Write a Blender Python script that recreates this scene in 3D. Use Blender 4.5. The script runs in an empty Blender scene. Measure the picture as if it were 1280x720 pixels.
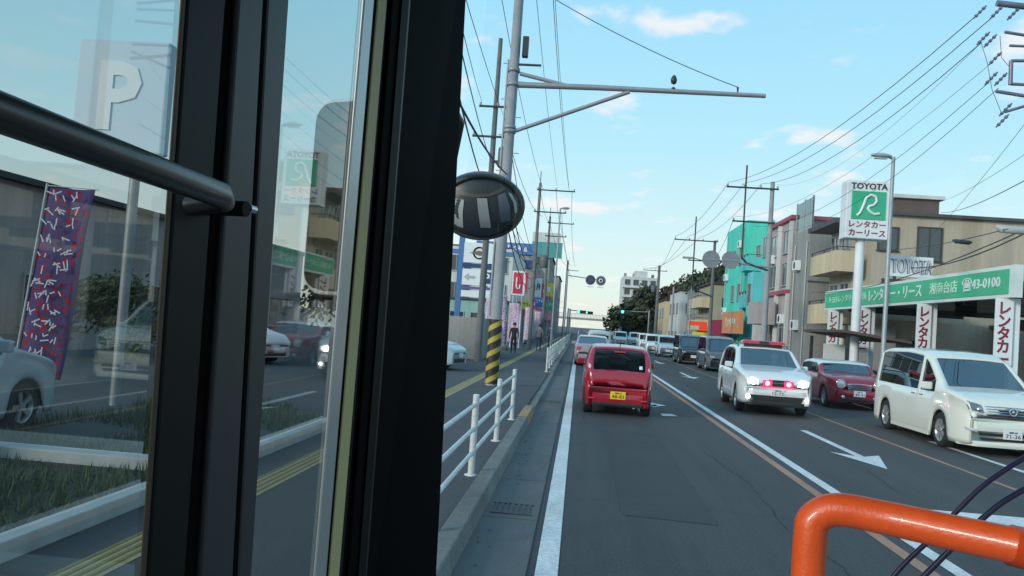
import bpy, math, random
from mathutils import Vector, Matrix
random.seed(7)
SC = bpy.context.scene
COL = SC.collection
R = math.radians

# ------------------------------------------------------------------ camera
F = 1050.0                       # focal length in pixels of a 1280 px wide frame
EYE = Vector((0, 0, 1.85))
VP = (724, 409)
d_ = Vector((VP[0]-640, -(VP[1]-360), -F)).normalized()       # road direction in camera space
u_ = Vector((0.068, 1, 0)); u_ = (u_ - d_*u_.dot(d_)).normalized()
x_ = d_.cross(u_).normalized()
M3 = Matrix((x_, d_, u_))        # camera space -> world
cam_data = bpy.data.cameras.new('camera'); cam = bpy.data.objects.new('camera', cam_data); COL.objects.link(cam)
cam.matrix_world = Matrix.Translation(EYE) @ M3.to_4x4()
cam_data.sensor_width = 36; cam_data.lens = 36*F/1280
cam_data.clip_start = 0.02; cam_data.clip_end = 6000
SC.camera = cam

def ray(x, y): return M3 @ Vector((x-640, 360-y, -F))
def atY(x, y, Y):
    r = ray(x, y); return EYE + r*(Y/r.y)
def atX(x, y, X):
    r = ray(x, y); return EYE + r*(X/r.x)
def gnd(x, y, z=0.0):
    r = ray(x, y); return EYE + r*((z-1.85)/r.z)

# ------------------------------------------------------------------ world, sun, exposure
world = bpy.data.worlds.new('World'); SC.world = world; world.use_nodes = True
nt = world.node_tree; nt.nodes.clear()
def N(t, **k):
    n = nt.nodes.new(t)
    for a, b in k.items(): setattr(n, a, b)
    return n
SUN_AZ, SUN_EL = R(226), R(18)     # from the left and a little behind the camera
out = N('ShaderNodeOutputWorld'); bg = N('ShaderNodeBackground'); bg.inputs[1].default_value = 0.1
sky = N('ShaderNodeTexSky', sky_type='NISHITA', sun_disc=False)
sky.sun_elevation = SUN_EL; sky.sun_rotation = SUN_AZ; sky.air_density = 1.0; sky.dust_density = 1.2
tc = N('ShaderNodeTexCoord'); sep = N('ShaderNodeSeparateXYZ'); nt.links.new(tc.outputs['Generated'], sep.inputs[0])
ramp = N('ShaderNodeValToRGB'); cr = ramp.color_ramp
cr.elements[0].position = 0.0; cr.elements[0].color = (0.84, 0.88, 0.76, 1)
cr.elements[1].position = 1.0; cr.elements[1].color = (0.26, 0.55, 0.85, 1)
for p, c in ((0.05, (0.80, 0.92, 0.86)), (0.11, (0.69, 0.91, 0.95)), (0.22, (0.49, 0.84, 0.99)), (0.38, (0.36, 0.74, 0.99))):
    e = cr.elements.new(p); e.color = (*c, 1)
nt.links.new(sep.outputs[2], ramp.inputs[0])
mul = N('ShaderNodeVectorMath', operation='SCALE'); mul.inputs['Scale'].default_value = 9.6
nt.links.new(ramp.outputs[0], mul.inputs[0])
mx = N('ShaderNodeMix', data_type='RGBA'); mx.inputs[0].default_value = 0.95
nt.links.new(sky.outputs[0], mx.inputs[6]); nt.links.new(mul.outputs[0], mx.inputs[7])
# small drifting clouds, laid out on a plane high above (direction / height)
dv = N('ShaderNodeVectorMath', operation='DIVIDE'); cb = N('ShaderNodeCombineXYZ')
mz = N('ShaderNodeMath', operation='ADD'); mz.inputs[1].default_value = 0.12
nt.links.new(sep.outputs[2], mz.inputs[0])
for i in range(3): nt.links.new(mz.outputs[0], cb.inputs[i])
nt.links.new(tc.outputs['Generated'], dv.inputs[0]); nt.links.new(cb.outputs[0], dv.inputs[1])
mp = N('ShaderNodeMapping'); mp.inputs['Scale'].default_value = (1.0, 0.8, 1); mp.inputs['Location'].default_value = (3.1, 0.7, 0)
nt.links.new(dv.outputs[0], mp.inputs[0])
ns = N('ShaderNodeTexNoise'); ns.inputs['Scale'].default_value = 3.4; ns.inputs['Detail'].default_value = 6; ns.inputs['Roughness'].default_value = 0.52
nt.links.new(mp.outputs[0], ns.inputs[0])
cm = N('ShaderNodeMapRange', interpolation_type='SMOOTHSTEP'); cm.inputs[1].default_value = 0.565; cm.inputs[2].default_value = 0.69; cm.inputs[4].default_value = 0.85
nt.links.new(ns.outputs[0], cm.inputs[0])
mc = N('ShaderNodeMix', data_type='RGBA'); mc.inputs[7].default_value = (8.9, 8.7, 8.9, 1)
nt.links.new(cm.outputs[0], mc.inputs[0]); nt.links.new(mx.outputs[2], mc.inputs[6]); nt.links.new(mc.outputs[2], bg.inputs[0])
nt.links.new(bg.outputs[0], out.inputs[0])
sl = bpy.data.lights.new('sun', 'SUN'); sl.energy = 2.2; sl.angle = R(11); sl.color = (1, 0.93, 0.82)
sun = bpy.data.objects.new('sun', sl); COL.objects.link(sun)
sd = Vector((math.sin(SUN_AZ)*math.cos(SUN_EL), math.cos(SUN_AZ)*math.cos(SUN_EL), math.sin(SUN_EL)))
sun.rotation_euler = sd.to_track_quat('Z', 'Y').to_euler()
SC.view_settings.view_transform = 'Standard'; SC.view_settings.look = 'None'
SC.view_settings.exposure = 0.15; SC.view_settings.gamma = 1; SC.view_settings.use_curve_mapping = False
SC.render.engine = 'CYCLES'
SC.cycles.transparent_max_bounces = 16; SC.cycles.max_bounces = 8
SC.cycles.use_denoising = True

# ------------------------------------------------------------------ materials
MATS = {}
def mat(name, col, rough=0.6, metal=0.0, noise=0.0, nscale=3.0, bump=0.0, bscale=40.0, coat=0.0, emit=None, estr=0.0, stretch=None, spec=None):
    if name in MATS: return MATS[name]
    m = bpy.data.materials.new(name); m.use_nodes = True; t = m.node_tree; b = t.nodes['Principled BSDF']
    b.inputs['Base Color'].default_value = (*col, 1); b.inputs['Roughness'].default_value = rough; b.inputs['Metallic'].default_value = metal
    if coat: b.inputs['Coat Weight'].default_value = coat; b.inputs['Coat Roughness'].default_value = 0.05
    if spec is not None: b.inputs['Specular IOR Level'].default_value = spec
    if emit: b.inputs['Emission Color'].default_value = (*emit, 1); b.inputs['Emission Strength'].default_value = estr
    if noise or bump:
        c = t.nodes.new('ShaderNodeTexCoord'); mpn = t.nodes.new('ShaderNodeMapping'); t.links.new(c.outputs['Object'], mpn.inputs[0])
        if stretch: mpn.inputs['Scale'].default_value = stretch
    if noise:
        n = t.nodes.new('ShaderNodeTexNoise'); n.inputs['Scale'].default_value = nscale; n.inputs['Detail'].default_value = 8; n.inputs['Roughness'].default_value = 0.65
        t.links.new(mpn.outputs[0], n.inputs[0])
        mr = t.nodes.new('ShaderNodeMapRange'); mr.inputs[1].default_value = 0.3; mr.inputs[2].default_value = 0.7
        mr.inputs[3].default_value = 1-noise; mr.inputs[4].default_value = 1+noise
        t.links.new(n.outputs[0], mr.inputs[0])
        v = t.nodes.new('ShaderNodeVectorMath'); v.operation = 'SCALE'; v.inputs[0].default_value = col
        t.links.new(mr.outputs[0], v.inputs['Scale']); t.links.new(v.outputs[0], b.inputs['Base Color'])
    if bump:
        n2 = t.nodes.new('ShaderNodeTexNoise'); n2.inputs['Scale'].default_value = bscale; n2.inputs['Detail'].default_value = 4
        t.links.new(mpn.outputs[0], n2.inputs[0])
        bp = t.nodes.new('ShaderNodeBump'); bp.inputs['Strength'].default_value = bump; bp.inputs['Distance'].default_value = 0.02
        t.links.new(n2.outputs[0], bp.inputs['Height']); t.links.new(bp.outputs[0], b.inputs['Normal'])
    MATS[name] = m; return m

def glassmat(name, tint, k=1.0, refl=(0.95, 1, 1), base=0.0, rough=0.0):
    m = bpy.data.materials.new(name); m.use_nodes = True; t = m.node_tree; t.nodes.clear()
    o = t.nodes.new('ShaderNodeOutputMaterial'); mi = t.nodes.new('ShaderNodeMixShader')
    tr = t.nodes.new('ShaderNodeBsdfTransparent'); tr.inputs[0].default_value = (*tint, 1)
    g = t.nodes.new('ShaderNodeBsdfGlossy'); g.inputs['Roughness'].default_value = rough; g.inputs[0].default_value = (*refl, 1)
    f = t.nodes.new('ShaderNodeFresnel'); f.inputs[0].default_value = 1.5
    mu = t.nodes.new('ShaderNodeMath'); mu.operation = 'MULTIPLY_ADD'; mu.inputs[1].default_value = k; mu.inputs[2].default_value = base; mu.use_clamp = True
    t.links.new(f.outputs[0], mu.inputs[0]); t.links.new(mu.outputs[0], mi.inputs[0])
    t.links.new(tr.outputs[0], mi.inputs[1]); t.links.new(g.outputs[0], mi.inputs[2]); t.links.new(mi.outputs[0], o.inputs[0])
    MATS[name] = m; return m

ASPH = mat('asphalt_road', (0.056, 0.066, 0.075), 0.8, noise=0.10, nscale=0.9, bump=0.25, bscale=60)
def two_scale(m, col, s1, a1, s2, a2, stretch=(1, 1, 1)):
    t = m.node_tree; b = t.nodes['Principled BSDF']
    c = t.nodes.new('ShaderNodeTexCoord'); mp_ = t.nodes.new('ShaderNodeMapping'); mp_.inputs['Scale'].default_value = stretch
    t.links.new(c.outputs['Object'], mp_.inputs[0])
    outs = []
    for s, a, src in ((s1, a1, mp_), (s2, a2, None)):
        n = t.nodes.new('ShaderNodeTexNoise'); n.inputs['Scale'].default_value = s; n.inputs['Detail'].default_value = 6; n.inputs['Roughness'].default_value = .7
        t.links.new(src.outputs[0] if src else c.outputs['Object'], n.inputs[0])
        r = t.nodes.new('ShaderNodeMapRange'); r.inputs[1].default_value = .3; r.inputs[2].default_value = .7; r.inputs[3].default_value = 1-a; r.inputs[4].default_value = 1+a
        t.links.new(n.outputs[0], r.inputs[0]); outs.append(r)
    q = t.nodes.new('ShaderNodeMath'); q.operation = 'MULTIPLY'; t.links.new(outs[0].outputs[0], q.inputs[0]); t.links.new(outs[1].outputs[0], q.inputs[1])
    v = t.nodes.new('ShaderNodeVectorMath'); v.operation = 'SCALE'; v.inputs[0].default_value = col
    t.links.new(q.outputs[0], v.inputs['Scale']); t.links.new(v.outputs[0], b.inputs['Base Color'])
two_scale(ASPH, (0.044, 0.0445, 0.047), 0.8, 0.30, 38, 0.55, (1.3, 0.07, 1))
SIDEW = mat('asphalt_sidewalk', (0.07, 0.078, 0.086), 0.9, bump=0.3, bscale=50); two_scale(SIDEW, (0.062, 0.066, 0.072), 0.5, 0.18, 40, 0.2)
LOT = mat('lot_asphalt', (0.09, 0.095, 0.10), 0.9); two_scale(LOT, (0.085, 0.093, 0.10), 0.3, 0.2, 30, 0.2)
EARTH = mat('earth', (0.10, 0.10, 0.09), 0.95, noise=0.2, nscale=0.1)
CONC = mat('kerb_concrete', (0.22, 0.23, 0.23), 0.85, bump=0.3); two_scale(CONC, (0.155, 0.16, 0.155), 1.1, 0.35, 25, 0.2, (1, .5, 1))
GUT = mat('gutter_concrete', (0.15, 0.16, 0.17), 0.85); two_scale(GUT, (0.098, 0.105, 0.105), 0.8, 0.25, 30, 0.15, (1.5, .25, 1))
PAINT = mat('road_paint', (0.62, 0.72, 0.76), 0.7); two_scale(PAINT, (0.62, 0.62, 0.61), 2.5, 0.16, 22, 0.30, (1, .4, 1))
ORANGE_L = mat('orange_line_paint', (0.3, 0.17, 0.11), 0.8); two_scale(ORANGE_L, (0.36, 0.19, 0.12), 1.5, 0.2, 30, 0.2, (1, .3, 1))
ORANGE_K = mat('kerb_orange_paint', (0.34, 0.2, 0.09), 0.8, noise=.35, nscale=6)
TACT = mat('tactile_yellow', (0.42, 0.33, 0.15), 0.8, noise=.2, nscale=4)
TACTG = mat('tactile_groove', (0.22, 0.19, 0.07), 0.9)
WHITEM = mat('white_metal', (0.56, 0.58, 0.57), 0.5); two_scale(WHITEM, (0.54, 0.56, 0.55), 2.5, .12, 25, .14)
STEEL = mat('galvanised', (0.30, 0.33, 0.35), 0.5, 0.3, noise=.12, nscale=4)
POLEC = mat('pole_concrete', (0.28, 0.30, 0.32), 0.8, noise=.15, nscale=2, bump=.2)
POLED = mat('pole_concrete_dark', (0.14, 0.145, 0.15), 0.85, noise=.2, nscale=2)
WIREM = mat('cable_black', (0.035, 0.04, 0.05), 0.6)
DARK = mat('dark_metal', (0.03, 0.032, 0.036), 0.5, noise=.2)
CERAM = mat('porcelain', (0.3, 0.3, 0.31), 0.3)
RUBBER = mat('tyre_rubber', (0.012, 0.012, 0.013), 0.8)
PLASB = mat('black_plastic', (0.014, 0.014, 0.015), 0.55)
ALLOY = mat('alloy_rim', (0.42, 0.43, 0.44), 0.35, 0.6)
CHROME = mat('chrome', (0.6, 0.62, 0.64), 0.15, 0.9)
LENS = mat('clear_lens', (0.55, 0.58, 0.6), 0.1, 0.2, coat=1)
REDL = mat('red_lens', (0.45, 0.01, 0.01), 0.2, coat=1)
AMBER = mat('amber_lens', (0.6, 0.2, 0.02), 0.2)
PLATEW = mat('plate_white', (0.65, 0.68, 0.7), 0.5)
PLATEY = mat('plate_yellow', (0.75, 0.55, 0.02), 0.5)
INTD = mat('car_interior', (0.025, 0.025, 0.027), 0.8)
SEATM = mat('seat_fabric', (0.06, 0.06, 0.065), 0.9)
CARGL = glassmat('car_glass', (0.26, 0.29, 0.29), .34, (0.6, .68, .7), 0.0)
CARGLD = glassmat('car_glass_privacy', (0.02, 0.025, 0.025), .35, (0.7, .8, .85), 0.01)
WINGL = mat('window_glass', (0.035, 0.05, 0.06), 0.08, 0.0, coat=.5, noise=.3, nscale=.5)
ALU = mat('window_aluminium', (0.4, 0.41, 0.42), 0.4, 0.4)
ALUD = mat('window_bronze', (0.05, 0.045, 0.04), 0.5, .3)
WHITE = mat('sign_white', (0.72, 0.76, 0.78), 0.5, noise=.04)
INK = mat('sign_ink', (0.03, 0.03, 0.04), 0.5)
BLUE = mat('sign_blue', (0.06, 0.16, 0.38), 0.5, noise=.08)
NAVY = mat('sign_navy', (0.02, 0.05, 0.16), 0.5)
REDS = mat('sign_red', (0.55, 0.02, 0.06), 0.5, noise=.1)
PINK = mat('sign_pink', (0.6, 0.05, 0.16), 0.6, noise=.15)
MAROON = mat('text_maroon', (0.22, 0.02, 0.05), 0.5)
GREEN = mat('sign_green', (0.03, 0.42, 0.22), 0.45, noise=.06, nscale=1)
LGREEN = mat('sign_light_green', (0.5, 0.75, 0.6), 0.5)
YELLOW = mat('sign_yellow', (0.7, 0.6, 0.08), 0.5)
ORANGES = mat('sign_orange', (0.6, 0.25, 0.12), 0.5, noise=.1)
SILVERT = mat('letter_silver', (0.62, 0.62, 0.66), 0.5)

# ------------------------------------------------------------------ helpers
USED_LABELS = {}
def tag(o, label=None, cat=None, group=None, kind=None):
    if label: o['label'] = label
    if cat: o['category'] = cat
    if group: o['group'] = group
    if kind: o['kind'] = kind
    return o
def empty(name, loc, label, cat, group=None, rz=0):
    o = bpy.data.objects.new(name, None); o.empty_display_size = 0.3; COL.objects.link(o)
    o.location = loc; o.rotation_euler = (0, 0, rz)
    return tag(o, label, cat, group)
def kids(o): return [c for c in bpy.data.objects if c.parent == o]
def copy_tree(o, parent=None):
    c = o.copy(); COL.objects.link(c); c.parent = parent
    for k in kids(o): copy_tree(k, c)
    return c

class MB:
    def __init__(s): s.v = []; s.f = []; s.sm = []
    def add(s, vs, fs, smooth=False):
        b = len(s.v); s.v += [tuple(v) for v in vs]; s.f += [tuple(i+b for i in f) for f in fs]; s.sm += [smooth]*len(fs); return s
    def box(s, x0, x1, y0, y1, z0, z1):
        return s.add([(x0,y0,z0),(x1,y0,z0),(x1,y1,z0),(x0,y1,z0),(x0,y0,z1),(x1,y0,z1),(x1,y1,z1),(x0,y1,z1)],
                     [(0,3,2,1),(4,5,6,7),(0,1,5,4),(1,2,6,5),(2,3,7,6),(3,0,4,7)])
    def hexa(s, quad, off):
        q = [Vector(p) for p in quad]; o = Vector(off); vs = q+[p+o for p in q]
        return s.add(vs, [(0,3,2,1),(4,5,6,7),(0,1,5,4),(1,2,6,5),(2,3,7,6),(3,0,4,7)])
    def poly(s, pts, off):
        n = len(pts); q = [Vector(p) for p in pts]; o = Vector(off)
        return s.add(q+[p+o for p in q], [tuple(range(n))[::-1], tuple(range(n, 2*n))]+[(i, (i+1)%n, n+(i+1)%n, n+i) for i in range(n)])
    def sheet(s, pts): return s.add(pts, [tuple(range(len(pts)))])
    def tube(s, path, r, n=8, caps=True):
        P = [Vector(p) for p in path]; rr = r if isinstance(r, (list, tuple)) else [r]*len(P)
        vs = []; fs = []; prev = None
        for i, p in enumerate(P):
            t = (P[min(i+1, len(P)-1)]-P[max(i-1, 0)]).normalized()
            if prev is None:
                a = Vector((0,0,1)) if abs(t.z) < .9 else Vector((1,0,0)); u = t.cross(a).normalized()
            else: u = (prev - t*prev.dot(t)).normalized()
            prev = u; w = t.cross(u)
            for k in range(n):
                a = 2*math.pi*k/n; vs.append(p+(u*math.cos(a)+w*math.sin(a))*rr[i])
        for i in range(len(P)-1):
            for k in range(n): fs.append((i*n+k, i*n+(k+1)%n, (i+1)*n+(k+1)%n, (i+1)*n+k))
        s.add(vs, fs, True)
        if caps:
            s.add(vs[:n], [tuple(range(n))[::-1]]); s.add(vs[-n:], [tuple(range(n))])
        return s
    def lathe(s, prof, c, axis='z', n=20, a0=0, a1=2*math.pi):
        # prof: (radius, height) pairs about an axis through c
        full = abs(a1-a0-2*math.pi) < 1e-6; m = n if full else n+1; vs = []; fs = []; c = Vector(c)
        for (r, h) in prof:
            for k in range(m):
                a = a0+(a1-a0)*k/n; p = (r*math.cos(a), r*math.sin(a), h)
                if axis == 'y': p = (p[0], p[2], p[1])
                if axis == 'x': p = (p[2], p[0], p[1])
                vs.append(c+Vector(p))
        for i in range(len(prof)-1):
            for k in range(n):
                k2 = (k+1) % m; fs.append((i*m+k, i*m+k2, (i+1)*m+k2, (i+1)*m+k))
        return s.add(vs, fs, True)
    def disc(s, c, r, axis, th, n=24):
        k0 = len(s.sm); s.lathe([(0.0001, -th/2), (r, -th/2), (r, th/2), (0.0001, th/2)], c, axis, n)
        for i in range(k0, len(s.sm)): s.sm[i] = False
        return s
    def build(s, name, m, parent=None, bevel=0.0, **tg):
        me = bpy.data.meshes.new(name); me.from_pydata(s.v, [], s.f); me.validate()
        if len(me.polygons) == len(s.sm):
            me.polygons.foreach_set('use_smooth', s.sm)
        me.materials.append(m); me.update()
        o = bpy.data.objects.new(name, me); COL.objects.link(o); o.parent = parent
        if bevel:
            b = o.modifiers.new('bevel', 'BEVEL'); b.width = bevel; b.segments = 2; b.limit_method = 'ANGLE'; b.angle_limit = R(40)
        if tg: tag(o, **tg)
        return o

def lettering(body, w, h, c, m, parent, face='-y', name='lettering', depth=0.012, vertical=False, stretch=True, offs=0.0, rot=0.0, italic=0.0):
    cu = bpy.data.curves.new('c', 'FONT'); cu.body = '\n'.join(body) if vertical else body
    cu.align_x = 'CENTER'; cu.extrude = 0.01; cu.resolution_u = 2; cu.offset = offs; cu.shear = italic
    if vertical: cu.space_line = 0.85
    o = bpy.data.objects.new('c', cu); COL.objects.link(o)
    me = bpy.data.meshes.new_from_object(o.evaluated_get(bpy.context.evaluated_depsgraph_get()))
    bpy.data.objects.remove(o); bpy.data.curves.remove(cu)
    xs = [v.co.x for v in me.vertices]; ys = [v.co.y for v in me.vertices]
    x0, x1, y0, y1 = min(xs), max(xs), min(ys), max(ys)
    sx = w/(x1-x0); sy = h/(y1-y0)
    if not stretch: sx = sy = min(sx, sy)
    cr_, sr_ = math.cos(rot), math.sin(rot)
    for v in me.vertices:
        a = (v.co.x-(x0+x1)/2)*sx; b = (v.co.y-(y0+y1)/2)*sy; dd = (v.co.z/0.01)*depth/2
        a, b = a*cr_-b*sr_, a*sr_+b*cr_
        if face == '-y': p = (a, -dd, b)
        elif face == '+y': p = (-a, dd, b)
        elif face == '-x': p = (-dd, -a, b)
        else: p = (dd, a, b)
        v.co = (c[0]+p[0], c[1]+p[1], c[2]+p[2])
    me.materials.clear(); me.materials.append(m); me.name = name
    o = bpy.data.objects.new(name, me); COL.objects.link(o); o.parent = parent
    return o

# ------------------------------------------------------------------ ground, road, markings
S = dict(kind='structure')
MB().sheet([(-1500,-300,-.03),(1500,-300,-.03),(1500,4000,-.03),(-1500,4000,-.03)]).build('ground', EARTH, **S)
MB().sheet([(-0.99,-40,0),(9.2,-40,0),(9.2,900,0),(-0.99,900,0)]).build('road', ASPH, **S)
MB().box(-9.4,-1.0,-40,62,-.02,.10).box(-4.2,-1.0,62,900,-.02,.10).build('pavement', SIDEW, **S)
MB().box(-60,-9.402,-40,62,-.02,.096).box(-60,-4.202,62.0,400,-.02,.094).build('forecourt', LOT, **S)
MB().box(9.36,13,-40,900,-.02,.12).build('pavement_opposite', SIDEW, **S)
MB().box(13.002,60,-40,400,-.02,.116).build('rental_forecourt', LOT, **S)
MB().sheet([(-.80,-40,.004),(-.27,-40,.004),(-.27,900,.004),(-.80,900,.004)]).build('gutter', GUT, **S)
k = MB(); y = -10.0
while y < 300:
    low = 17.2 < y < 30.5
    zt = .07 if low else .155
    L_ = .6 if y < 60 else 6
    x0, x1 = -1.0, -.80
    k.add([(x0,y,0),(x1,y,0),(x1-.03,y,zt),(x0,y,zt),(x0,y+L_-.008,0),(x1,y+L_-.008,0),(x1-.03,y+L_-.008,zt),(x0,y+L_-.008,zt)],
          [(0,1,2,3),(1,5,6,2),(2,6,7,3),(5,4,7,6),(4,0,3,7)]); y += L_
k.build('kerb', CONC, bevel=.012, **S)
MB().box(9.2,9.358,-40,400,0,.15).build('kerb_opposite', CONC, **S)
# orange painted nose of the kerb where it drops
MB().add([(-1.004,15.3,.159),(-.833,15.3,.159),(-.833,17.2,.159),(-1.004,17.2,.159),(-.797,15.3,.02),(-.797,17.2,.02)], [(0,1,2,3),(1,4,5,2)]).build('kerb_paint', ORANGE_K, **S)
pm = MB()
def strip(x0, x1, y0, y1, z=.006): pm.sheet([(x0,y0,z),(x1,y0,z),(x1,y1,z),(x0,y1,z)])
strip(-.205,-.035,-40,600); strip(3.27,3.42,-40,600)
strip(3.5,9.0,9.5,10.35)                       # stop line of the oncoming lane
strip(7.34,7.47,-40,9.45); strip(7.34,7.47,10.4,18.2); strip(9.0,9.12,-40,400)
def arrow(cx, y0, y1, w=.15, hw=.42, hl=1.6, sgn=-1, turn=False):
    # arrow whose head points to -y (sgn -1) or +y
    a, b = (y0, y1) if sgn < 0 else (y1, y0)
    z = .0065; s_ = 1 if sgn < 0 else -1
    pm.sheet([(cx-w/2, b, z),(cx-w/2, a+s_*hl*.8, z),(cx+w/2, a+s_*hl*.8, z),(cx+w/2, b, z)])
    pm.sheet([(cx, a, z),(cx+hw, a+s_*hl, z),(cx+w/2, a+s_*hl*.8, z),(cx-w/2, a+s_*hl*.8, z),(cx-hw, a+s_*hl, z)])
arrow(4.88, 13.5, 18.4); arrow(5.04, 36.5, 41.5); arrow(5.1, 51.5, 56.5); arrow(5.0, 74, 79)
# straight-or-right arrow of the near lane, mostly behind the red car
z = .0065
pm.sheet([(1.5,19,z),(1.65,19,z),(1.65,24,z),(1.5,24,z)]); pm.sheet([(1.65,21.0,z),(2.1,21.6,z),(2.1,21.95,z),(1.65,21.4,z)])
pm.sheet([(1.95,21.2,z),(2.35,21.9,z),(1.95,22.6,z)]); pm.sheet([(1.15,24,z),(2.0,24,z),(1.575,25.6,z)])
pm.sheet([(2.0,19.1,z),(2.35,19.3,z),(2.25,19.75,z),(1.98,19.6,z)])
strip(-.03,3.24,86,86.6)
for i in range(9): strip(.1+i*1.0,.55+i*1.0,89,93)
pm.build('road_marking', PAINT, **S)
pm = MB(); strip(3.0,3.13,-40,600,.005); strip(6.23,6.32,-40,9.4,.005); strip(6.23,6.32,10.45,300,.005)
pm.build('orange_lane_line', ORANGE_L, **S)
t = MB(); t.sheet([(-3.16,-10,.104),(-2.86,-10,.104),(-2.6,140,.104),(-2.9,140,.104)])
t.build('tactile_paving', TACT, **S)
t = MB()
for i in range(4): t.hexa([(-3.145+i*.072,-5,.1045),(-3.115+i*.072,-5,.1045),(-3.015+i*.072,60,.1045),(-3.045+i*.072,60,.1045)], (0,0,.004))
t.build('tactile_ridge', TACTG, **S)
DKP = mat('asphalt_patch', (.03,.033,.036), .85, bump=.3, bscale=50); two_scale(DKP, (.0395,.040,.042), .9, .15, 55, .4)
MB().sheet([(.55,8.6,.0035),(1.5,8.5,.0035),(1.55,15.6,.0035),(.6,15.7,.0035)]).sheet([(3.9,24.5,.0035),(5.6,24.4,.0035),(5.7,34,.0035),(4.0,34.1,.0035)]).build('asphalt_patch', DKP, **S)
ck = MB(); rk = random.Random(11)
for (cx0, cy0, n_) in ((2.35,6.5,34),(1.85,26,20),(4.3,11,14),(5.6,28,18),(.2,17,16),(2.7,44,16)):
    x, y = cx0, cy0
    for i in range(n_):
        x2, y2 = x+rk.uniform(-.05,.05), y+rk.uniform(.12,.32); w2 = rk.uniform(.002,.006)
        ck.sheet([(x-w2,y,.0037),(x+w2,y,.0037),(x2+w2,y2,.0037),(x2-w2,y2,.0037)]); x, y = x2, y2
for y0 in (9.2, 19.7, 33.2):
    x = -.02; y = y0
    while x < 3.0:
        x2, y2 = x+rk.uniform(.08,.2), y+rk.uniform(-.05,.05); ck.sheet([(x,y-.003,.0038),(x2,y2-.003,.0038),(x2,y2+.003,.0038),(x,y+.003,.0038)]); x, y = x2, y2
ck.build('road_crack', mat('crack_dark',(.018,.018,.018),.9), **S)
gj = MB(); y = -4
while y < 60: gj.sheet([(-.80,y,.0052),(-.27,y,.0052),(-.27,y+.012,.0052),(-.80,y+.012,.0052)]); y += 2.0
gj.sheet([(-.272,-10,.0054),(-.262,-10,.0054),(-.262,120,.0054),(-.272,120,.0054)])
gj.build('gutter_joint', MATS['crack_dark'], **S)
for i, gy_ in enumerate((8.2, 20.3)):
    gr = MB()
    for k_ in range(7): gr.box(-.72+.055*k_, -.69+.055*k_, gy_, gy_+.42, .004, .012)
    gr.box(-.74,-.33,gy_-.03,gy_,.004,.013).box(-.74,-.33,gy_+.42,gy_+.45,.004,.013)
    gr.build('drain_grate', mat('iron',(.05,.05,.052),.6,.4,noise=.3), label=('iron drain grate in the gutter beside the nearest fence','iron drain grate in the gutter before the barred fence')[i], cat='drain grate')
lt = MB(); rl_ = random.Random(21)
for i in range(260):
    x, y = rl_.uniform(-.79,-.55) if i % 3 else rl_.uniform(-1.6,-1.05), rl_.uniform(4, 34); zz = .008 if x > -1 else .105; a = rl_.uniform(0,6.28); q_ = rl_.uniform(.01,.028)
    lt.sheet([(x+q_*math.cos(a),y+q_*math.sin(a),zz),(x-q_*math.sin(a)*.5,y+q_*math.cos(a)*.5,zz+.006),(x-q_*math.cos(a),y-q_*math.sin(a),zz+.002),(x+q_*math.sin(a)*.5,y-q_*math.cos(a)*.5,zz+.005)])
lt.build('leaf_litter', mat('dead_leaf',(.16,.10,.05),.9,noise=.4), kind='stuff', label='small dead leaves and litter lying in the gutter', cat='litter')
# patch and manhole
MB().lathe([(.0001,.007),(.32,.007)], (2.4,31,0), n=24).build('manhole_cover', mat('iron',(.05,.05,.052),.6,.4,noise=.3), label='round iron manhole cover in the near lane beyond the red car', cat='manhole cover')
for (cx, cy, w_, l_) in ((-.55, 6.2, .28, .5), (-.55, 12.4, .28, .5), (-.55, 20.5, .28, .5), (-.55, 30, .28, .5)):
    pass

# planted strip and kerbs on the left forecourt
MB().box(-3.68,-3.52,-2,14.8,.10,.24).build('planter_kerb', WHITEM if False else mat('pale_kerb',(.45,.48,.48),.8,noise=.15,nscale=3), bevel=.01, **S)
MB().box(-6.3,-4.0,8.0,8.25,.10,.26).build('planter_end_kerb', MATS['pale_kerb'], bevel=.01, **S)
MB().box(-6.6,-3.70,-2,7.98,.10,.15).build('planting_soil', mat('soil',(.04,.035,.025),.95,noise=.3), **S)
GRASS = mat('grass_blade', (0.05, 0.085, 0.035), 0.7, noise=.4, nscale=2)
g = MB(); rg = random.Random(3)
for i in range(15000):
    if i % 5 < 3: x, y = rg.uniform(-6.55,-3.73), rg.uniform(.5,7.9)
    else: x, y = rg.uniform(-7.0,-3.73), rg.uniform(8.4,14.2)
    dn = math.sin(x*3.1+y*1.7)+math.sin(y*2.3-x*1.1)
    if i % 5 >= 3 and dn < -.3: continue
    h_ = rg.uniform(.06,.2)*(1+.25*dn); a = rg.uniform(0, 6.28); w_ = .012; lx, ly = rg.uniform(-.08,.08), rg.uniform(-.08,.08)
    z0 = .12 if y < 8.0 else .095
    g.add([(x-w_*math.cos(a), y-w_*math.sin(a), z0),(x+w_*math.cos(a), y+w_*math.sin(a), z0),(x+lx, y+ly, z0+h_)], [(0,1,2)])
g.build('grass', GRASS, kind='stuff', label='rough green grass in the kerbed strip left of the pavement', cat='grass')

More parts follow.
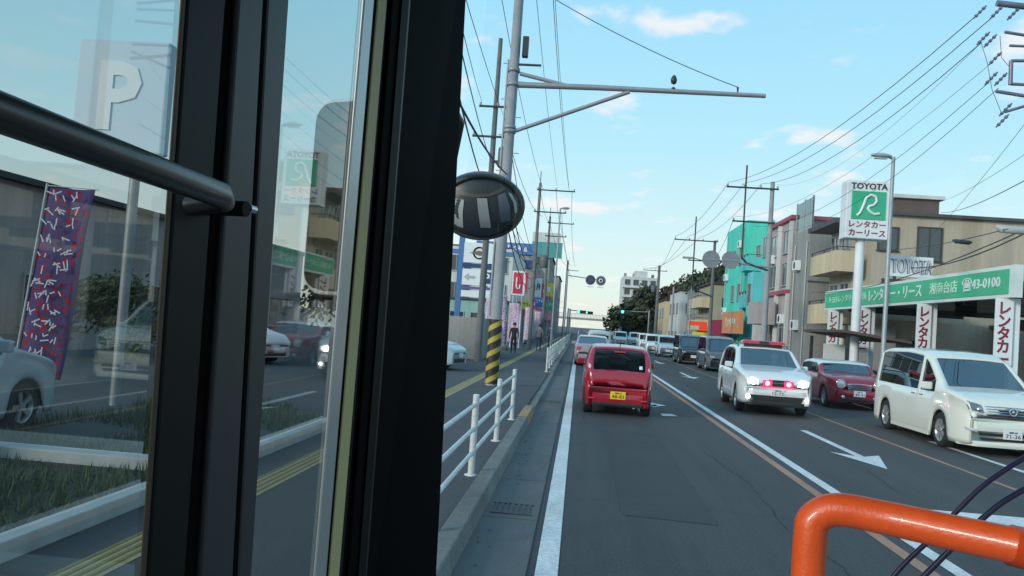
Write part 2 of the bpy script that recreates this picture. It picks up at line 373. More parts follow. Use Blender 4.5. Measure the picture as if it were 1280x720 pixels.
# ------------------------------------------------------------------ guard fences
def fence(y0, y1, step, label, h=.9, rails=(.80,.53,.26), x=-1.1, infill=False, back=0.0):
    root = empty('guard_fence', (x, y0, .1), label, 'fence', 'white guard fences along the kerb')
    n = int(round((y1-y0)/step)); 
    for yp in [i*step for i in range(n+1)]+([-back] if back else []):
        MB().tube([(0, yp, -.02), (0, yp, h)], .038, 10).lathe([(.039,h),(.03,h+.012),(.0001,h+.016)], (0, yp, 0), n=10).lathe([(.075,0),(.075,.012),(.04,.02)], (0,yp,.002), n=10).build('post', WHITEM, root)
    for r in rails:
        MB().tube([(0, -back, r), (0, n*step, r)], .024, 8).build('rail', WHITEM, root)
    if infill:
        m = MB(); yy = .1
        while yy < n*step:
            m.box(-.012,.012,yy,yy+.05,rails[-1],rails[0]); yy += .16
        m.build('infill_bars', WHITEM, root)
fence(6.62, 15.17, 2.85, 'three rail white pipe fence nearest the bus along the kerb', back=1.3)
fence(31.4, 58.4, 3.0, 'white barred fence starting beyond the striped pole', infill=True)
fence(60.5, 108.5, 4.0, 'distant white barred fence beyond the street lamp', infill=True)

# ------------------------------------------------------------------ vehicles
def interp(pts, t):
    if t <= pts[0][0]: return pts[0][1]
    for (a, b), (c, d) in zip(pts, pts[1:]):
        if t <= c: return b+(d-b)*(t-a)/(c-a) if c > a else d
    return pts[-1][1]
class Car:
    def __init__(s, name, label, cat, sp, paint, glass=None, group=None, roof=None):
        s.sp = sp; s.paint = paint; L, hw = sp['L'], sp['hw']
        s.root = empty(name, (0,0,0), label, cat, group)
        top = sp['top']
        def zt(y):
            q = min(sp.get('soft', .05), max(y*.45, .001), max((L-y)*.45, .001)); return sum(interp(top, y+o) for o in (-q, -q/2, 0, q/2, q))/5 if .05 < y < L-.05 else interp(top, y)
        s.zt = zt
        fr, rr_, kf, kr = sp.get('fr', .5), sp.get('rr', .35), sp.get('kf', .2), sp.get('kr', .13)
        def pl(y):
            a = 1.0
            if y < fr: a -= kf*(1-y/fr)**2.2
            if L-y < rr_: a -= kr*(1-(L-y)/rr_)**2.2
            return a
        s.pl = pl
        zb0, z00 = sp['zb'], sp['z0']
        ys = [0, .015, .04, .08, .13, .19]; y = .25
        while y < L-.24: ys.append(y); y += .06
        ys += [L-.19, L-.13, L-.08, L-.04, L-.015, L]
        # sharpen window borders
        def ring(y):
            w = hw*pl(y); T = zt(y); zb = min(interp(zb0, y) if isinstance(zb0, list) else zb0, T-.05)
            z0 = z00
            if y < .12: z0 = z00+.03*(1-y/.12)
            for wy in sp['wheels']:
                ra = sp['wr']+.055
                if abs(y-wy) < ra: z0 = max(z0, sp['wr']+math.sqrt(ra*ra-(y-wy)**2)-.0)
            tum = sp.get('tum', .22); wt = w-max(T-zb-.05, 0)*tum
            top_r = min(.09, (T-zb)*.45)
            m1 = z0+(zb-z0)*.35; m2 = z0+(zb-z0)*.75
            return [(w*.975, z0), (w, z0+(zb-z0)*.12), (w*1.0, m1), (w*.995, m2), (w*.975, zb), (wt, T-top_r), (wt-.045, T-top_r*.35), (wt*.84, T-top_r*.02), (wt*.45, T+.012), (0, T+.02)]
        s.ring = ring
        rg_ = [ring(y) for y in ys]; nr = 10
        idx = lambda i, j, sd: (i*(2*nr-1)) + (j if sd < 0 else 2*nr-2-j)
        vs = []
        for y, r in zip(ys, rg_):
            vs += [(-x, y, z) for x, z in r]+[(x, y, z) for x, z in r[:-1][::-1]]
        parts = {'body': [], 'roof': []}
        order = []
        def cls(i, j, sd):
            yc = (ys[i]+ys[i+1])/2
            T = zt(yc); 
            if j == 4 and T - interp(zb0, yc) > .2 if isinstance(zb0, list) else (j == 4 and T-zb0 > .2):
                for a, b, nm in sp['side']:
                    if a < yc < b: return nm+('l' if sd < 0 else 'r')
                if sp.get('bpil'):
                    for q_ in range(len(sp['side'])-1):
                        if sp['side'][q_][1] <= yc <= sp['side'][q_+1][0]: return 'pt%d%s' % (q_, 'l' if sd < 0 else 'r')
            if j >= 7 or (j == 6 and False):
                a, b = sp['ws']
                if a < yc < b: return 'windshield'
                if sp.get('rw'):
                    a, b = sp['rw']
                    if a < yc < b: return 'rear_window'
            if roof and j >= 5 and sp['ws'][1]-.02 < yc < (sp['rw'][0] if sp.get('rw') else L): return 'roof'
            return 'body'
        for i in range(len(ys)-1):
            for sd in (-1, 1):
                for j in range(nr-1):
                    f = (idx(i,j,sd), idx(i,j+1,sd), idx(i+1,j+1,sd), idx(i+1,j,sd))
                    if sd < 0: f = f[::-1]
                    parts.setdefault(cls(i,j,sd), []).append(f)
        for i, rev in ((0, False), (len(ys)-1, True)):
            for j in range(nr-1):
                if j == nr-2: f = (idx(i,j,-1), idx(i,j,1), idx(i,nr-1,1))
                else: f = (idx(i,j,-1), idx(i,j,1), idx(i,j+1,1), idx(i,j+1,-1))
                parts['body'].append(f[::-1] if rev else f)
        for nm, fs in parts.items():
            if not fs: continue
            used = sorted({v for f in fs for v in f}); mp_ = {v: k for k, v in enumerate(used)}
            b = MB(); b.add([vs[v] for v in used], [tuple(mp_[v] for v in f) for f in fs], True)
            if nm == 'body': o = b.build('body', paint, s.root)
            elif nm == 'roof': o = b.build('roof', roof, s.root)
            elif nm.startswith('pt'): o = b.build('pillar_trim', PLASB, s.root)
            elif nm in ('windshield', 'rear_window'): o = b.build(nm, glass or (CARGL if nm == 'windshield' else CARGLD), s.root)
            else: o = b.build('side_window', glass or (CARGLD if nm.startswith('d') else CARGL), s.root)
            if nm in ('body', 'roof'):
                sd_ = o.modifiers.new('solid', 'SOLIDIFY'); sd_.thickness = .025; sd_.offset = -1
        # underbody, wells, cabin
        f0, r0 = sp['wheels']; wr = sp['wr']
        u = MB(); u.box(-hw*.8, hw*.8, .25, L-.25, z00+.02, z00+.12)
        u.box(-hw*.93, hw*.93, f0+wr+.08, r0-wr-.08, z00+.01, z00+.12)
        u.box(-hw*.9, hw*.9, .14, .2, z00+.05, z00+.4).box(-hw*.9, hw*.9, L-.2, L-.14, z00+.05, z00+.5)
        for wy in (f0, r0): u.box(-hw*.94, -hw*.6, wy-wr-.05, wy-wr-.03, z00+.03, .5).box(hw*.6, hw*.94, wy-wr-.05, wy-wr-.03, z00+.03, .5)
        zc = (zb0[0][1] if isinstance(zb0, list) else zb0)
        u.box(-hw*.9, hw*.9, sp['ws'][0]+.1, L-.25, z00+.35, min(zc-.18, wr*2+.12))
        u.build('underbody', INTD, s.root)
        c = MB(); c.box(-hw*.86, hw*.86, sp['ws'][0]+.12, sp['ws'][0]+.5, zc-.25, zc-.04)
        c.build('dashboard', INTD, s.root, bevel=.04)
        ly = sp.get('seats', (sp['ws'][1]+.45, sp['ws'][1]+1.35)); H = interp(top, L*.5)
        for yy in ly:
            for sx in (-1, 1):
                m = MB(); m.add([(sx*hw*.45-.24,yy,.5),(sx*hw*.45+.24,yy,.5),(sx*hw*.45+.24,yy+.14,.5),(sx*hw*.45-.24,yy+.14,.5),
                       (sx*hw*.45-.2,yy+.16,H-.48),(sx*hw*.45+.2,yy+.16,H-.48),(sx*hw*.45+.2,yy+.26,H-.48),(sx*hw*.45-.2,yy+.26,H-.48)],
                       [(0,3,2,1),(4,5,6,7),(0,1,5,4),(1,2,6,5),(2,3,7,6),(3,0,4,7)])
                m.box(sx*hw*.45-.13, sx*hw*.45+.13, yy+.18, yy+.27, H-.47, H-.29)
                m.build('seat', SEATM, s.root, bevel=.03)
        # wheels
        for wy in (f0, r0):
            for sx in (-1, 1):
                s.wheel(sx, wy)
        if sp.get('mirror', True):
            my = sp['ws'][0]+.38; mz = zc+.08
            for sx in (-1, 1):
                b = MB(); X0 = hw*.95; b.box(*sorted((sx*(X0+.03), sx*(X0+.24))), my, my+.09, mz-.04, mz+.11)
                b.build('wing_mirror', sp.get('mirmat', paint), s.root, bevel=.03)
                MB().box(*sorted((sx*(X0-.05), sx*(X0+.06))), my+.02, my+.07, mz-.05, mz-.02).build('mirror_arm', PLASB, s.root)
    def wheel(s, sx, wy):
        wr = s.sp['wr']; X = s.sp['hw']*.985; w = .2
        t = MB(); t.lathe([(wr*.66, 0), (wr*.9, -.004), (wr*.985, .02), (wr, .05), (wr, w-.05), (wr*.98, w-.01), (wr*.6, w)], (0,0,0), 'x', 28)
        if sx > 0: t.v = [(-x+X, y+wy, z+wr) for x, y, z in t.v]; t.f = [f[::-1] for f in t.f]
        else: t.v = [(x-X, y+wy, z+wr) for x, y, z in t.v]
        wt = t.build('wheel', RUBBER, s.root)
        r = MB(); r.lathe([(wr*.67, .004), (wr*.64, .012), (wr*.60, .06)], (0,0,0), 'x', 28)
        ns = s.sp.get('spokes', 5)
        for k in range(ns):
            for dd in ((-.1, .1) if ns < 8 else (0,)):
                a = 2*math.pi*k/ns+dd; ca, sa = math.cos(a), math.sin(a); q = wr*.055 if ns < 8 else wr*.06
                p0 = (ca*wr*.1, sa*wr*.1); p1 = (ca*wr*.64, sa*wr*.64)
                nx, ny = -sa*q, ca*q
                r.poly([(.022, p0[0]-nx, p0[1]-ny), (.022, p0[0]+nx, p0[1]+ny), (.012, p1[0]+nx, p1[1]+ny), (.012, p1[0]-nx, p1[1]-ny)], (.025, 0, 0))
        r.disc((.02,0,0), wr*.16, 'x', .03, 14)
        if sx > 0: r.v = [(-x+X, y+wy, z+wr) for x, y, z in r.v]; r.f = [f[::-1] for f in r.f]
        else: r.v = [(x-X, y+wy, z+wr) for x, y, z in r.v]
        r.build('rim', s.sp.get('rimmat', ALLOY), wt)
        d = MB(); d.disc((sx*(X-.075), wy, wr), wr*.62, 'x', .01, 20); d.build('brake_disc', INTD, wt)
        g_ = MB(); ra = wr+.05     # wheel well liner
        g_.lathe([(ra, 0), (ra, .3), (.05, .3)], (0,0,0), 'x', 20, 0, math.pi)
        g_.v = [((-x+X-.02) if sx > 0 else (x-X+.02), y+wy, z+wr) for x, y, z in g_.v]
        g_.build('wheel_arch_liner', INTD, s.root)
    # surface lookups
    def inside(s, x, z, y):
        rg = s.ring(y)
        if z > rg[-1][1]: return False
        if z <= rg[0][1]: return abs(x) <= s.sp['hw']*s.pl(y)*.985
        for (xa, za), (xb, zb) in zip(rg, rg[1:]):
            if z <= zb: return abs(x) <= xa+(xb-xa)*(z-za)/max(zb-za, 1e-6)
        return False
    def find(s, x, z, front):
        L = s.sp['L']; lo = None; y = 0.0
        while y < 2.4:
            if s.inside(x, z, y if front else L-y): break
            lo = y; y += .03
        if lo is not None:
            hi = y
            for _ in range(5):
                m = (lo+hi)/2
                if s.inside(x, z, m if front else L-m): hi = m
                else: lo = m
            y = hi
        return y if front else L-y
    def fy(s, x, z): return s.find(x, z, True)
    def ry(s, x, z): return s.find(x, z, False)
    def patch(s, name, m, corners, front=True, off=.012, th=.04, both=False, parent=None, mid=0.0, nu=8, nv=4):
        # corners bl, br, tr, tl in (x, z)
        outp = []
        for sg in ((1, -1) if both else (1,)):
            (ax, az), (bx, bz), (cx_, cz), (dx, dz) = corners
            b = MB(); vs = []
            for j in range(nv+1):
                v = j/nv
                for i in range(nu+1):
                    u = i/nu
                    x = (ax*(1-u)+bx*u)*(1-v)+(dx*(1-u)+cx_*u)*v; z = (az*(1-u)+bz*u)*(1-v)+(dz*(1-u)+cz*u)*v + mid*math.sin(math.pi*u)
                    bul = off + .012*math.sin(math.pi*u)*math.sin(math.pi*v)
                    y = s.fy(x, z)-bul if front else s.ry(x, z)+bul
                    vs.append((sg*x*(1+.35*off), y, z+.3*off*(1 if z > .6 else 0)))
            n = (nu+1)*(nv+1); fs = []
            for j in range(nv):
                for i in range(nu):
                    a = j*(nu+1)+i; fs.append((a, a+1, a+nu+2, a+nu+1))
            back = [(x, y+(th if front else -th), z) for x, y, z in vs]
            fb = [tuple(q+n for q in f[::-1]) for f in fs]
            rim = [i for i in range(nu+1)]+[j*(nu+1)+nu for j in range(1, nv+1)]+[nv*(nu+1)+i for i in range(nu-1, -1, -1)]+[j*(nu+1) for j in range(nv-1, 0, -1)]
            rf = [(rim[i], rim[(i+1) % len(rim)], rim[(i+1) % len(rim)]+n, rim[i]+n) for i in range(len(rim))]
            fs_all = fs+fb+rf
            b.add(vs+back, fs_all, False)
            o = b.build(name, m, parent or s.root); outp.append(o)
        return outp
    def side(s, name, m, y0, y1, z0, z1, proud=.008, bevel=0.0):
        for sx in (-1, 1):
            X = s.sp['hw']*.998
            MB().box(*sorted((sx*(X-.03), sx*(X+proud))), y0, y1, z0, z1).build(name, m, s.root, bevel=bevel)
    def plate(s, m, z, front=True, ink=INK, txt='', zw=.33, x=0):
        y = s.fy(0, z)-.055 if front else s.ry(0, z)+.055
        p = MB().box(x-zw/2, x+zw/2, y-.008, y+.04, z-.083, z+.083) if front else MB().box(x-zw/2, x+zw/2, y-.04, y+.008, z-.083, z+.083)
        o = p.build('number_plate', m, s.root, bevel=.006)
        if txt:
            f = '-y' if front else '+y'; yy = y-.012 if front else y+.012
            lettering(txt, zw*.8, .075, (x, yy, z-.022), ink, o, f, name='plate_number', depth=.004)
            lettering('相模 580' if front else '相模 50', zw*.45, .036, (x, yy, z+.05), ink, o, f, name='plate_region', depth=.004)
    def place(s, x, y, rz=0): s.root.location = (x, y, 0); s.root.rotation_euler = (0, 0, rz); return s.root

def paint(name, c, rough=.32): return mat(name, c, rough, 0.0, noise=.02, nscale=.8, coat=1.0)
P_RED = paint('paint_red', (.33, .003, .02)); P_WHITE = paint('paint_white', (.66, .69, .69)); P_PEARL = paint('paint_pearl', (.68, .69, .62))
P_MINI = paint('paint_dark_red', (.27, .006, .03)); P_SILVER = paint('paint_silver', (.42, .47, .52)); P_BLACK = paint('paint_black', (.02, .022, .03))
P_PINK = paint('paint_pink_silver', (.30, .25, .27)); P_GREY = paint('paint_grey', (.09, .10, .11)); P_LBLUE = paint('paint_pale_blue', (.45, .55, .60))

# ---- red kei hatchback, seen from behind (its front is at local y = 0)
KEI = dict(L=3.4, hw=.7375, z0=.20, zb=.93, wheels=(.62, 2.98), wr=.27, tum=.23, ws=(.72,1.38), rw=(3.03,3.32), side=((.95,1.95,'c'),(2.03,2.75,'c'),(2.8,3.02,'c')),
           top=[(0,.58),(.06,.74),(.3,.86),(.7,.96),(1.35,1.40),(1.8,1.475),(2.4,1.485),(2.95,1.43),(3.04,1.38),(3.32,.95),(3.36,.88),(3.4,.62)], kr=.17, rr=.45, spokes=7)
c = Car('red_hatchback', 'small bright red hatchback driving ahead in the near lane', 'car', KEI, P_RED, glass=CARGL)
c.patch('tail_light', REDL, [(.53,.80),(.715,.82),(.685,1.12),(.60,1.10)], front=False, both=True, off=.016)
c.patch('reversing_light', LENS, [(.60,.98),(.71,.98),(.69,1.10),(.61,1.09)], front=False, both=True, off=.022)
c.patch('bumper', P_RED, [(-.69,.27),(.69,.27),(.70,.47),(-.70,.47)], front=False, off=.03, th=.05)
c.patch('bumper_lip', PLASB, [(-.68,.20),(.68,.20),(.69,.285),(-.69,.285)], front=False, off=.03, th=.08)
c.patch('seam', PLASB, [(-.55,.545),(.55,.545),(.55,.557),(-.55,.557)], front=False, off=.006)
c.patch('tailgate_crease', P_RED, [(-.6,.76),(.6,.76),(.6,.80),(-.6,.80)], front=False, off=.012)
c.patch('wiper', PLASB, [(-.02,.965),(.4,.955),(.4,.97),(-.02,.985)], front=False, off=.02)
c.patch('badge', CHROME, [(.2,.86),(.36,.86),(.36,.885),(.2,.885)], front=False, off=.008)
c.patch('high_brake_light', REDL, [(-.12,1.35),(.12,1.35),(.12,1.375),(-.12,1.375)], front=False, off=.02)
c.patch('reflector', REDL, [(.48,.33),(.62,.33),(.62,.37),(.48,.37)], front=False, off=.055, both=True)
c.patch('inspection_sticker', mat('sticker', (.6,.75,.7), .5), [(-.5,1.02),(-.43,1.02),(-.43,1.09),(-.5,1.09)], front=False, off=.008, th=.004)
c.plate(PLATEY, .44, front=False, txt='48-83', ink=mat('plate_green_ink', (.02,.04,.02), .5), x=.0)
MB().tube([(0,2.9,1.44),(0,3.12,1.60)], .008, 6).build('antenna', PLASB, c.root)
MB().tube([(-.35,3.2,.2),(-.35,3.43,.2)], .025, 10).build('exhaust', STEEL, c.root)
c.side('door_handle', P_RED, 1.7, 1.86, .86, .89, .03, .01)
kei_root = c.place(.93, 18.35+3.4, 0)
kei_root.rotation_euler = (0, 0, math.pi)     # turned round: it drives away
# ---- pale saloon ahead of it
SEDAN = dict(bpil=1, L=4.5, hw=.86, z0=.2, zb=.93, wheels=(.85,3.5), wr=.3, tum=.3, ws=(1.2,1.95), rw=(3.25,3.95), side=((1.6,2.5,'c'),(2.58,3.4,'c')),
             top=[(0,.55),(.06,.7),(.35,.82),(1.2,.97),(1.95,1.40),(2.6,1.46),(3.25,1.38),(3.95,1.06),(4.35,1.02),(4.44,.95),(4.5,.6)])
c = Car('pink_saloon', 'pale pinkish silver car driving ahead of the red hatchback', 'car', SEDAN, P_PINK, glass=CARGLD)
c.patch('tail_light', REDL, [(.5,.72),(.83,.72),(.82,.92),(.5,.90)], front=False, both=True, off=.02)
c.patch('bumper', P_PINK, [(-.8,.25),(.8,.25),(.82,.55),(-.82,.55)], front=False, off=.04, th=.08)
c.plate(PLATEW, .7, front=False, txt='20-15')
r_ = c.place(.72, 41+4.5); r_.rotation_euler = (0, 0, math.pi)

# ---- white estate with emergency lights
FOR = dict(bpil=1, L=4.56, hw=.885, z0=.28, zb=1.04, wheels=(.92,3.53), wr=.34, tum=.26, ws=(1.28,2.05), rw=(4.15,4.45), side=((1.62,2.62,'c'),(2.72,3.48,'c'),(3.55,4.15,'d')),
           top=[(0,.72),(.03,.88),(.09,.96),(.25,1.02),(.7,1.09),(1.28,1.16),(2.05,1.60),(2.6,1.67),(3.6,1.67),(4.1,1.60),(4.45,1.12),(4.52,1.0),(4.56,.7)], kf=.17, fr=.55, spokes=5)
c = Car('emergency_car', 'white estate with red light bar and flashing red grille lamps', 'car', FOR, P_WHITE)
HL = mat('headlamp_lit', (1,1,1), .3, emit=(1,.95,1), estr=14); FL = mat('fog_lamp_lit', (1,1,1), .3, emit=(1,.93,.95), estr=12)
c.patch('headlight', mat('lens_glowing',(.8,.8,.8),.2,emit=(1,.95,1),estr=1.6), [(.46,.75),(.76,.78),(.78,.91),(.48,.87)], both=True, off=.02)
for sx in (-1,1):
    x = sx*.60; MB().lathe([(.0001,-.05),(.06,-.035),(.085,0)], (x, c.fy(.60,.83)-.015, .83), 'y', 16).build('headlamp_bulb', HL, c.root)
    x = sx*.70; MB().lathe([(.0001,-.02),(.035,-.012),(.042,0)], (x, c.fy(.70,.44)-.03, .44), 'y', 16).build('fog_lamp', FL, c.root)
c.patch('grille', PLASB, [(-.37,.72),(.37,.72),(.40,.89),(-.40,.89)], off=.018)
c.patch('grille_bar', CHROME, [(-.38,.80),(.38,.80),(.38,.815),(-.38,.815)], off=.03, th=.02)
c.patch('grille_rim', mat('red_glow_rim', (.5,.02,.08), .4, emit=(1,.05,.2), estr=.8), [(-.42,.70),(.42,.70),(.42,.72),(-.42,.72)], off=.028, th=.02)
RL = mat('flashing_red_lamp', (1,.1,.15), .3, emit=(1,.10,.2), estr=9)
for sx in (-1,1):
    o = MB().lathe([(.0001,-.05),(.05,-.04),(.06,0)], (sx*.255, c.fy(.25,.8)-.035, .80), 'y', 16).build('grille_flasher', RL, c.root)
    MB().box(sx*.255-.11, sx*.255+.11, c.fy(.25,.8)-.038, c.fy(.25,.8)-.005, .725, .875).build('flasher_housing', mat('flasher_red',(.6,.02,.1),.4,emit=(1,.05,.2),estr=.7), c.root)
c.patch('lower_grille', PLASB, [(-.55,.33),(.55,.33),(.62,.50),(-.62,.50)], off=.02)
c.patch('bumper', P_WHITE, [(-.76,.50),(.76,.50),(.78,.62),(-.78,.62)], off=.04, th=.08)
c.patch('bumper_lip', PLASB, [(-.76,.25),(.76,.25),(.80,.36),(-.80,.36)], off=.03, th=.08)
c.plate(PLATEW, .58, txt='12-73')
c.side('wheel_arch_trim', PLASB, 1.4, 3.05, .28, .40, .012, .005)
for yy in (2.35, 3.15): c.side('door_handle', P_WHITE, yy, yy+.17, .92, .95, .03, .01)
for yy in (1.58, 2.66, 3.5): c.side('door_seam', PLASB, yy, yy+.014, .42, 1.0, .003)
c.patch('bonnet_seam', PLASB, [(-.62,.955),(.62,.955),(.62,.965),(-.62,.965)], off=.004)
BAR = mat('beacon_red', (.42,.01,.03), .25, coat=1, emit=(1,.02,.06), estr=.12)
lb = MB(); lb.add([(-.60,2.2,1.745),(.60,2.2,1.745),(.60,2.5,1.745),(-.60,2.5,1.745),(-.55,2.24,1.835),(.55,2.24,1.835),(.55,2.46,1.835),(-.55,2.46,1.835)],[(0,3,2,1),(4,5,6,7),(0,1,5,4),(1,2,6,5),(2,3,7,6),(3,0,4,7)])
lb.build('light_bar', BAR, c.root, bevel=.03)
MB().box(-.12,.12,2.17,2.2,1.76,1.82).build('speaker_grille', PLASB, c.root); MB().box(-.5,.5,2.25,2.45,1.67,1.742).build('light_bar_base', PLASB, c.root)
for sx in (-1,1): MB().tube([(sx*.66,2.3,1.67),(sx*.66,2.5,1.715),(sx*.66,3.7,1.715),(sx*.66,3.9,1.65)], .016, 8).build('roof_rail', DARK, c.root)
c.patch('wiper', PLASB, [(-.5,1.17),(.05,1.20),(.05,1.215),(-.5,1.19)], off=.015)
em = c.place(4.98, 21.3, R(-2))
# ---- dark red small car with white roof
MIN = dict(bpil=1, L=3.7, hw=.84, z0=.2, zb=.98, wheels=(.66,3.12), wr=.31, tum=.2, ws=(1.14,1.48), rw=(3.28,3.5), side=((1.25,2.25,'c'),(2.32,3.2,'c')),
           top=[(0,.60),(.03,.78),(.10,.86),(.25,.91),(.6,.96),(1.14,1.0),(1.48,1.31),(1.75,1.35),(2.6,1.37),(3.2,1.32),(3.5,1.0),(3.62,.9),(3.7,.6)], kf=.24, fr=.6, mirmat=PLASB)
c = Car('two_tone_hatchback', 'dark red small car with white roof between the emergency car and white van', 'car', MIN, P_MINI, roof=mat('paint_roof_white', (.6,.66,.68), .3, coat=.5))
for sx in (-1,1):
    y = c.fy(.53,.74)
    o = MB().lathe([(.0001,-.05),(.08,-.045),(.115,-.03),(.13,.05)], (sx*.53, y-.005, .74), 'y', 24).build('headlight', LENS, c.root)
    o.rotation_euler = (0,0,0)
    MB().lathe([(.112,-.034),(.128,-.045),(.142,-.02),(.142,.05)], (sx*.53, y-.005, .74), 'y', 24).build('headlight_ring', CHROME, o)
    MB().lathe([(.0001,-.03),(.05,-.02),(.06,.02)], (sx*.46, c.fy(.46,.37)-.02, .37), 'y', 14).build('fog_lamp', LENS, c.root)
c.patch('grille', PLASB, [(-.30,.58),(.30,.58),(.38,.72),(-.38,.72)], off=.02)
c.patch('grille_rim', CHROME, [(-.34,.715),(.34,.715),(.34,.745),(-.34,.745)], off=.035, mid=.02)
for zz in (.66,.61,.57): c.patch('grille_bar', CHROME, [(-.33,zz),(.33,zz),(.33,zz+.015),(-.33,zz+.015)], off=.03, th=.02)
c.patch('lower_grille', PLASB, [(-.5,.26),(.5,.26),(.42,.36),(-.42,.36)], off=.02)
c.patch('bumper', P_MINI, [(-.62,.42),(.62,.42),(.62,.55),(-.62,.55)], off=.03, th=.07)
c.plate(PLATEW, .48, txt='30-41')
c.patch('bonnet_crease', P_MINI, [(-.62,.885),(.62,.885),(.62,.9),(-.62,.9)], off=.01)
c.side('sill_trim', PLASB, 1.05, 2.75, .2, .32, .012)
c.side('door_handle', CHROME, 2.0, 2.16, .88, .905, .03, .01)
c.side('door_seam', PLASB, 1.2, 1.21, .35, .95, .003); c.side('door_seam', PLASB, 2.28, 2.29, .35, .95, .003)
c.place(8.27, 25.4, 0)
# ---- pearl white people carrier
ALP = dict(L=4.84, hw=.9, z0=.19, zb=[(0,1.06),(2.0,1.06),(4.84,1.10)], wheels=(.98,3.93), wr=.34, tum=.17, ws=(1.0,1.82), rw=(4.62,4.76), side=((1.30,2.02,'c'),(2.14,4.45,'d')),
           top=[(0,.70),(.02,.84),(.05,.94),(.11,1.01),(.45,1.10),(1.0,1.19),(1.82,1.74),(2.2,1.86),(3.0,1.90),(4.2,1.88),(4.6,1.82),(4.76,1.12),(4.8,1.0),(4.84,.66)], kf=.2, fr=.62, spokes=7, soft=.07,
           seats=(2.4,3.3))
c = Car('people_carrier', 'pearl white people carrier pulled over at right by the rental forecourt', 'van', ALP, P_PEARL)
c.patch('grille', mat('grille_dark', (.02,.025,.045), .6), [(-.42,.74),(.42,.74),(.50,.95),(-.50,.95)], off=.015)
for i, zz in enumerate((.765,.81,.855,.90)): c.patch('grille_bar', CHROME, [(-.43-.02*i,zz),(.43+.02*i,zz),(.43+.02*i,zz+.02),(-.43-.02*i,zz+.02)], off=.032, th=.02)
MB().lathe([(.05,-.02),(.065,-.03),(.08,-.02)], (0, c.fy(0,.84)-.03, .84), 'y', 20).lathe([(.0001,-.025),(.03,-.02)], (0, c.fy(0,.84)-.03, .84), 'y', 12).build('emblem', CHROME, c.root)
c.patch('headlight', LENS, [(.46,.74),(.86,.80),(.885,1.05),(.52,.95)], both=True, off=.018)
c.patch('headlight_inner', mat('lens_grey', (.16,.18,.2), .2, .3, coat=1), [(.50,.78),(.84,.84),(.865,1.01),(.55,.93)], both=True, off=.026)
for sx in (-1,1):
    MB().lathe([(.0001,-.03),(.045,-.02),(.055,.01)], (sx*.60, c.fy(.6,.85)-.02, .85), 'y', 16).build('headlamp_bulb', CHROME, c.root)
c.patch('bumper', P_PEARL, [(-.84,.46),(.84,.46),(.86,.62),(-.86,.62)], off=.04, th=.09)
c.patch('front_lip', P_PEARL, [(-.84,.17),(.84,.17),(.87,.27),(-.87,.27)], off=.05, th=.09)
c.patch('lower_grille', PLASB, [(-.52,.29),(.52,.29),(.56,.34),(-.56,.34)], off=.02); c.patch('lower_grille', PLASB, [(-.56,.38),(.56,.38),(.58,.43),(-.58,.43)], off=.02)
c.patch('fog_lamp', LENS, [(.62,.43),(.78,.46),(.79,.51),(.63,.49)], both=True, off=.055)
c.plate(PLATEW, .42, txt='71-36')
c.patch('bonnet_seam', PLASB, [(-.66,1.01),(.66,1.01),(.66,1.018),(-.66,1.018)], off=.004)
c.patch('wiper', PLASB, [(-.6,1.20),(.1,1.23),(.1,1.245),(-.6,1.22)], off=.012)
c.side('side_skirt', P_PEARL, 1.45, 3.5, .17, .28, .02, .01); c.side('side_moulding', P_PEARL, 1.5, 3.5, .50, .545, .015, .008)
for yy in (1.8, 2.2): c.side('door_handle', CHROME, yy, yy+.2, .95, .98, .03, .01)
for yy in (1.2, 2.05, 3.3): c.side('door_seam', PLASB, yy, yy+.014, .3, 1.04, .003)
for sx in (-1,1): MB().box(*sorted((sx*.80, sx*.905)), 1.02, 1.04, 1.08, 1.1).build('pillar_trim', P_PEARL, c.root)
c.place(8.12, 16.4, 0)

# ---- queue of cars further back
VAN = dict(bpil=1, L=4.4, hw=.84, z0=.2, zb=1.0, wheels=(.8,3.5), wr=.31, tum=.12, ws=(.75,1.35), rw=(4.22,4.35), side=((1.0,1.9,'d'),(1.98,3.0,'d'),(3.05,4.15,'d')),
           top=[(0,.62),(.04,.85),(.2,.98),(.75,1.10),(1.35,1.72),(1.8,1.85),(4.1,1.85),(4.25,1.8),(4.35,1.1),(4.4,.6)])
BOXY = dict(bpil=1, L=3.4, hw=.7375, z0=.2, zb=.98, wheels=(.55,2.9), wr=.28, tum=.1, ws=(.6,1.0), rw=(3.24,3.34), side=((.85,1.7,'d'),(1.78,2.6,'d'),(2.65,3.15,'d')),
           top=[(0,.62),(.04,.85),(.2,.95),(.6,1.05),(1.0,1.58),(1.4,1.68),(3.15,1.68),(3.25,1.6),(3.34,1.05),(3.4,.6)])
def simple_front(c, p, lens=LENS):
    hw = c.sp['hw']
    c.patch('headlight', lens, [(hw*.52,.70),(hw*.9,.72),(hw*.92,.86),(hw*.54,.84)], both=True, off=.02, nu=4, nv=2)
    c.patch('grille', PLASB, [(-hw*.45,.68),(hw*.45,.68),(hw*.47,.82),(-hw*.47,.82)], off=.015, nu=6, nv=2)
    c.patch('lower_grille', PLASB, [(-hw*.6,.27),(hw*.6,.27),(hw*.6,.40),(-hw*.6,.40)], off=.015, nu=6, nv=2)
    c.plate(PLATEW, .52)
    return c
QG = 'cars queueing in the far oncoming lanes'
c = simple_front(Car('wagon', 'very dark blue boxy van with silver grille band in the oncoming queue', 'van', VAN, P_BLACK, group=QG), P_BLACK)
c.patch('grille_band', CHROME, [(-.5,.83),(.5,.83),(.5,.86),(-.5,.86)], off=.03); c.place(7.25, 53.6, 0)
c = simple_front(Car('wagon', 'dark grey car half hidden directly behind the emergency car', 'car', VAN, P_GREY, group=QG), P_GREY); c.place(7.75, 45.5, 0)
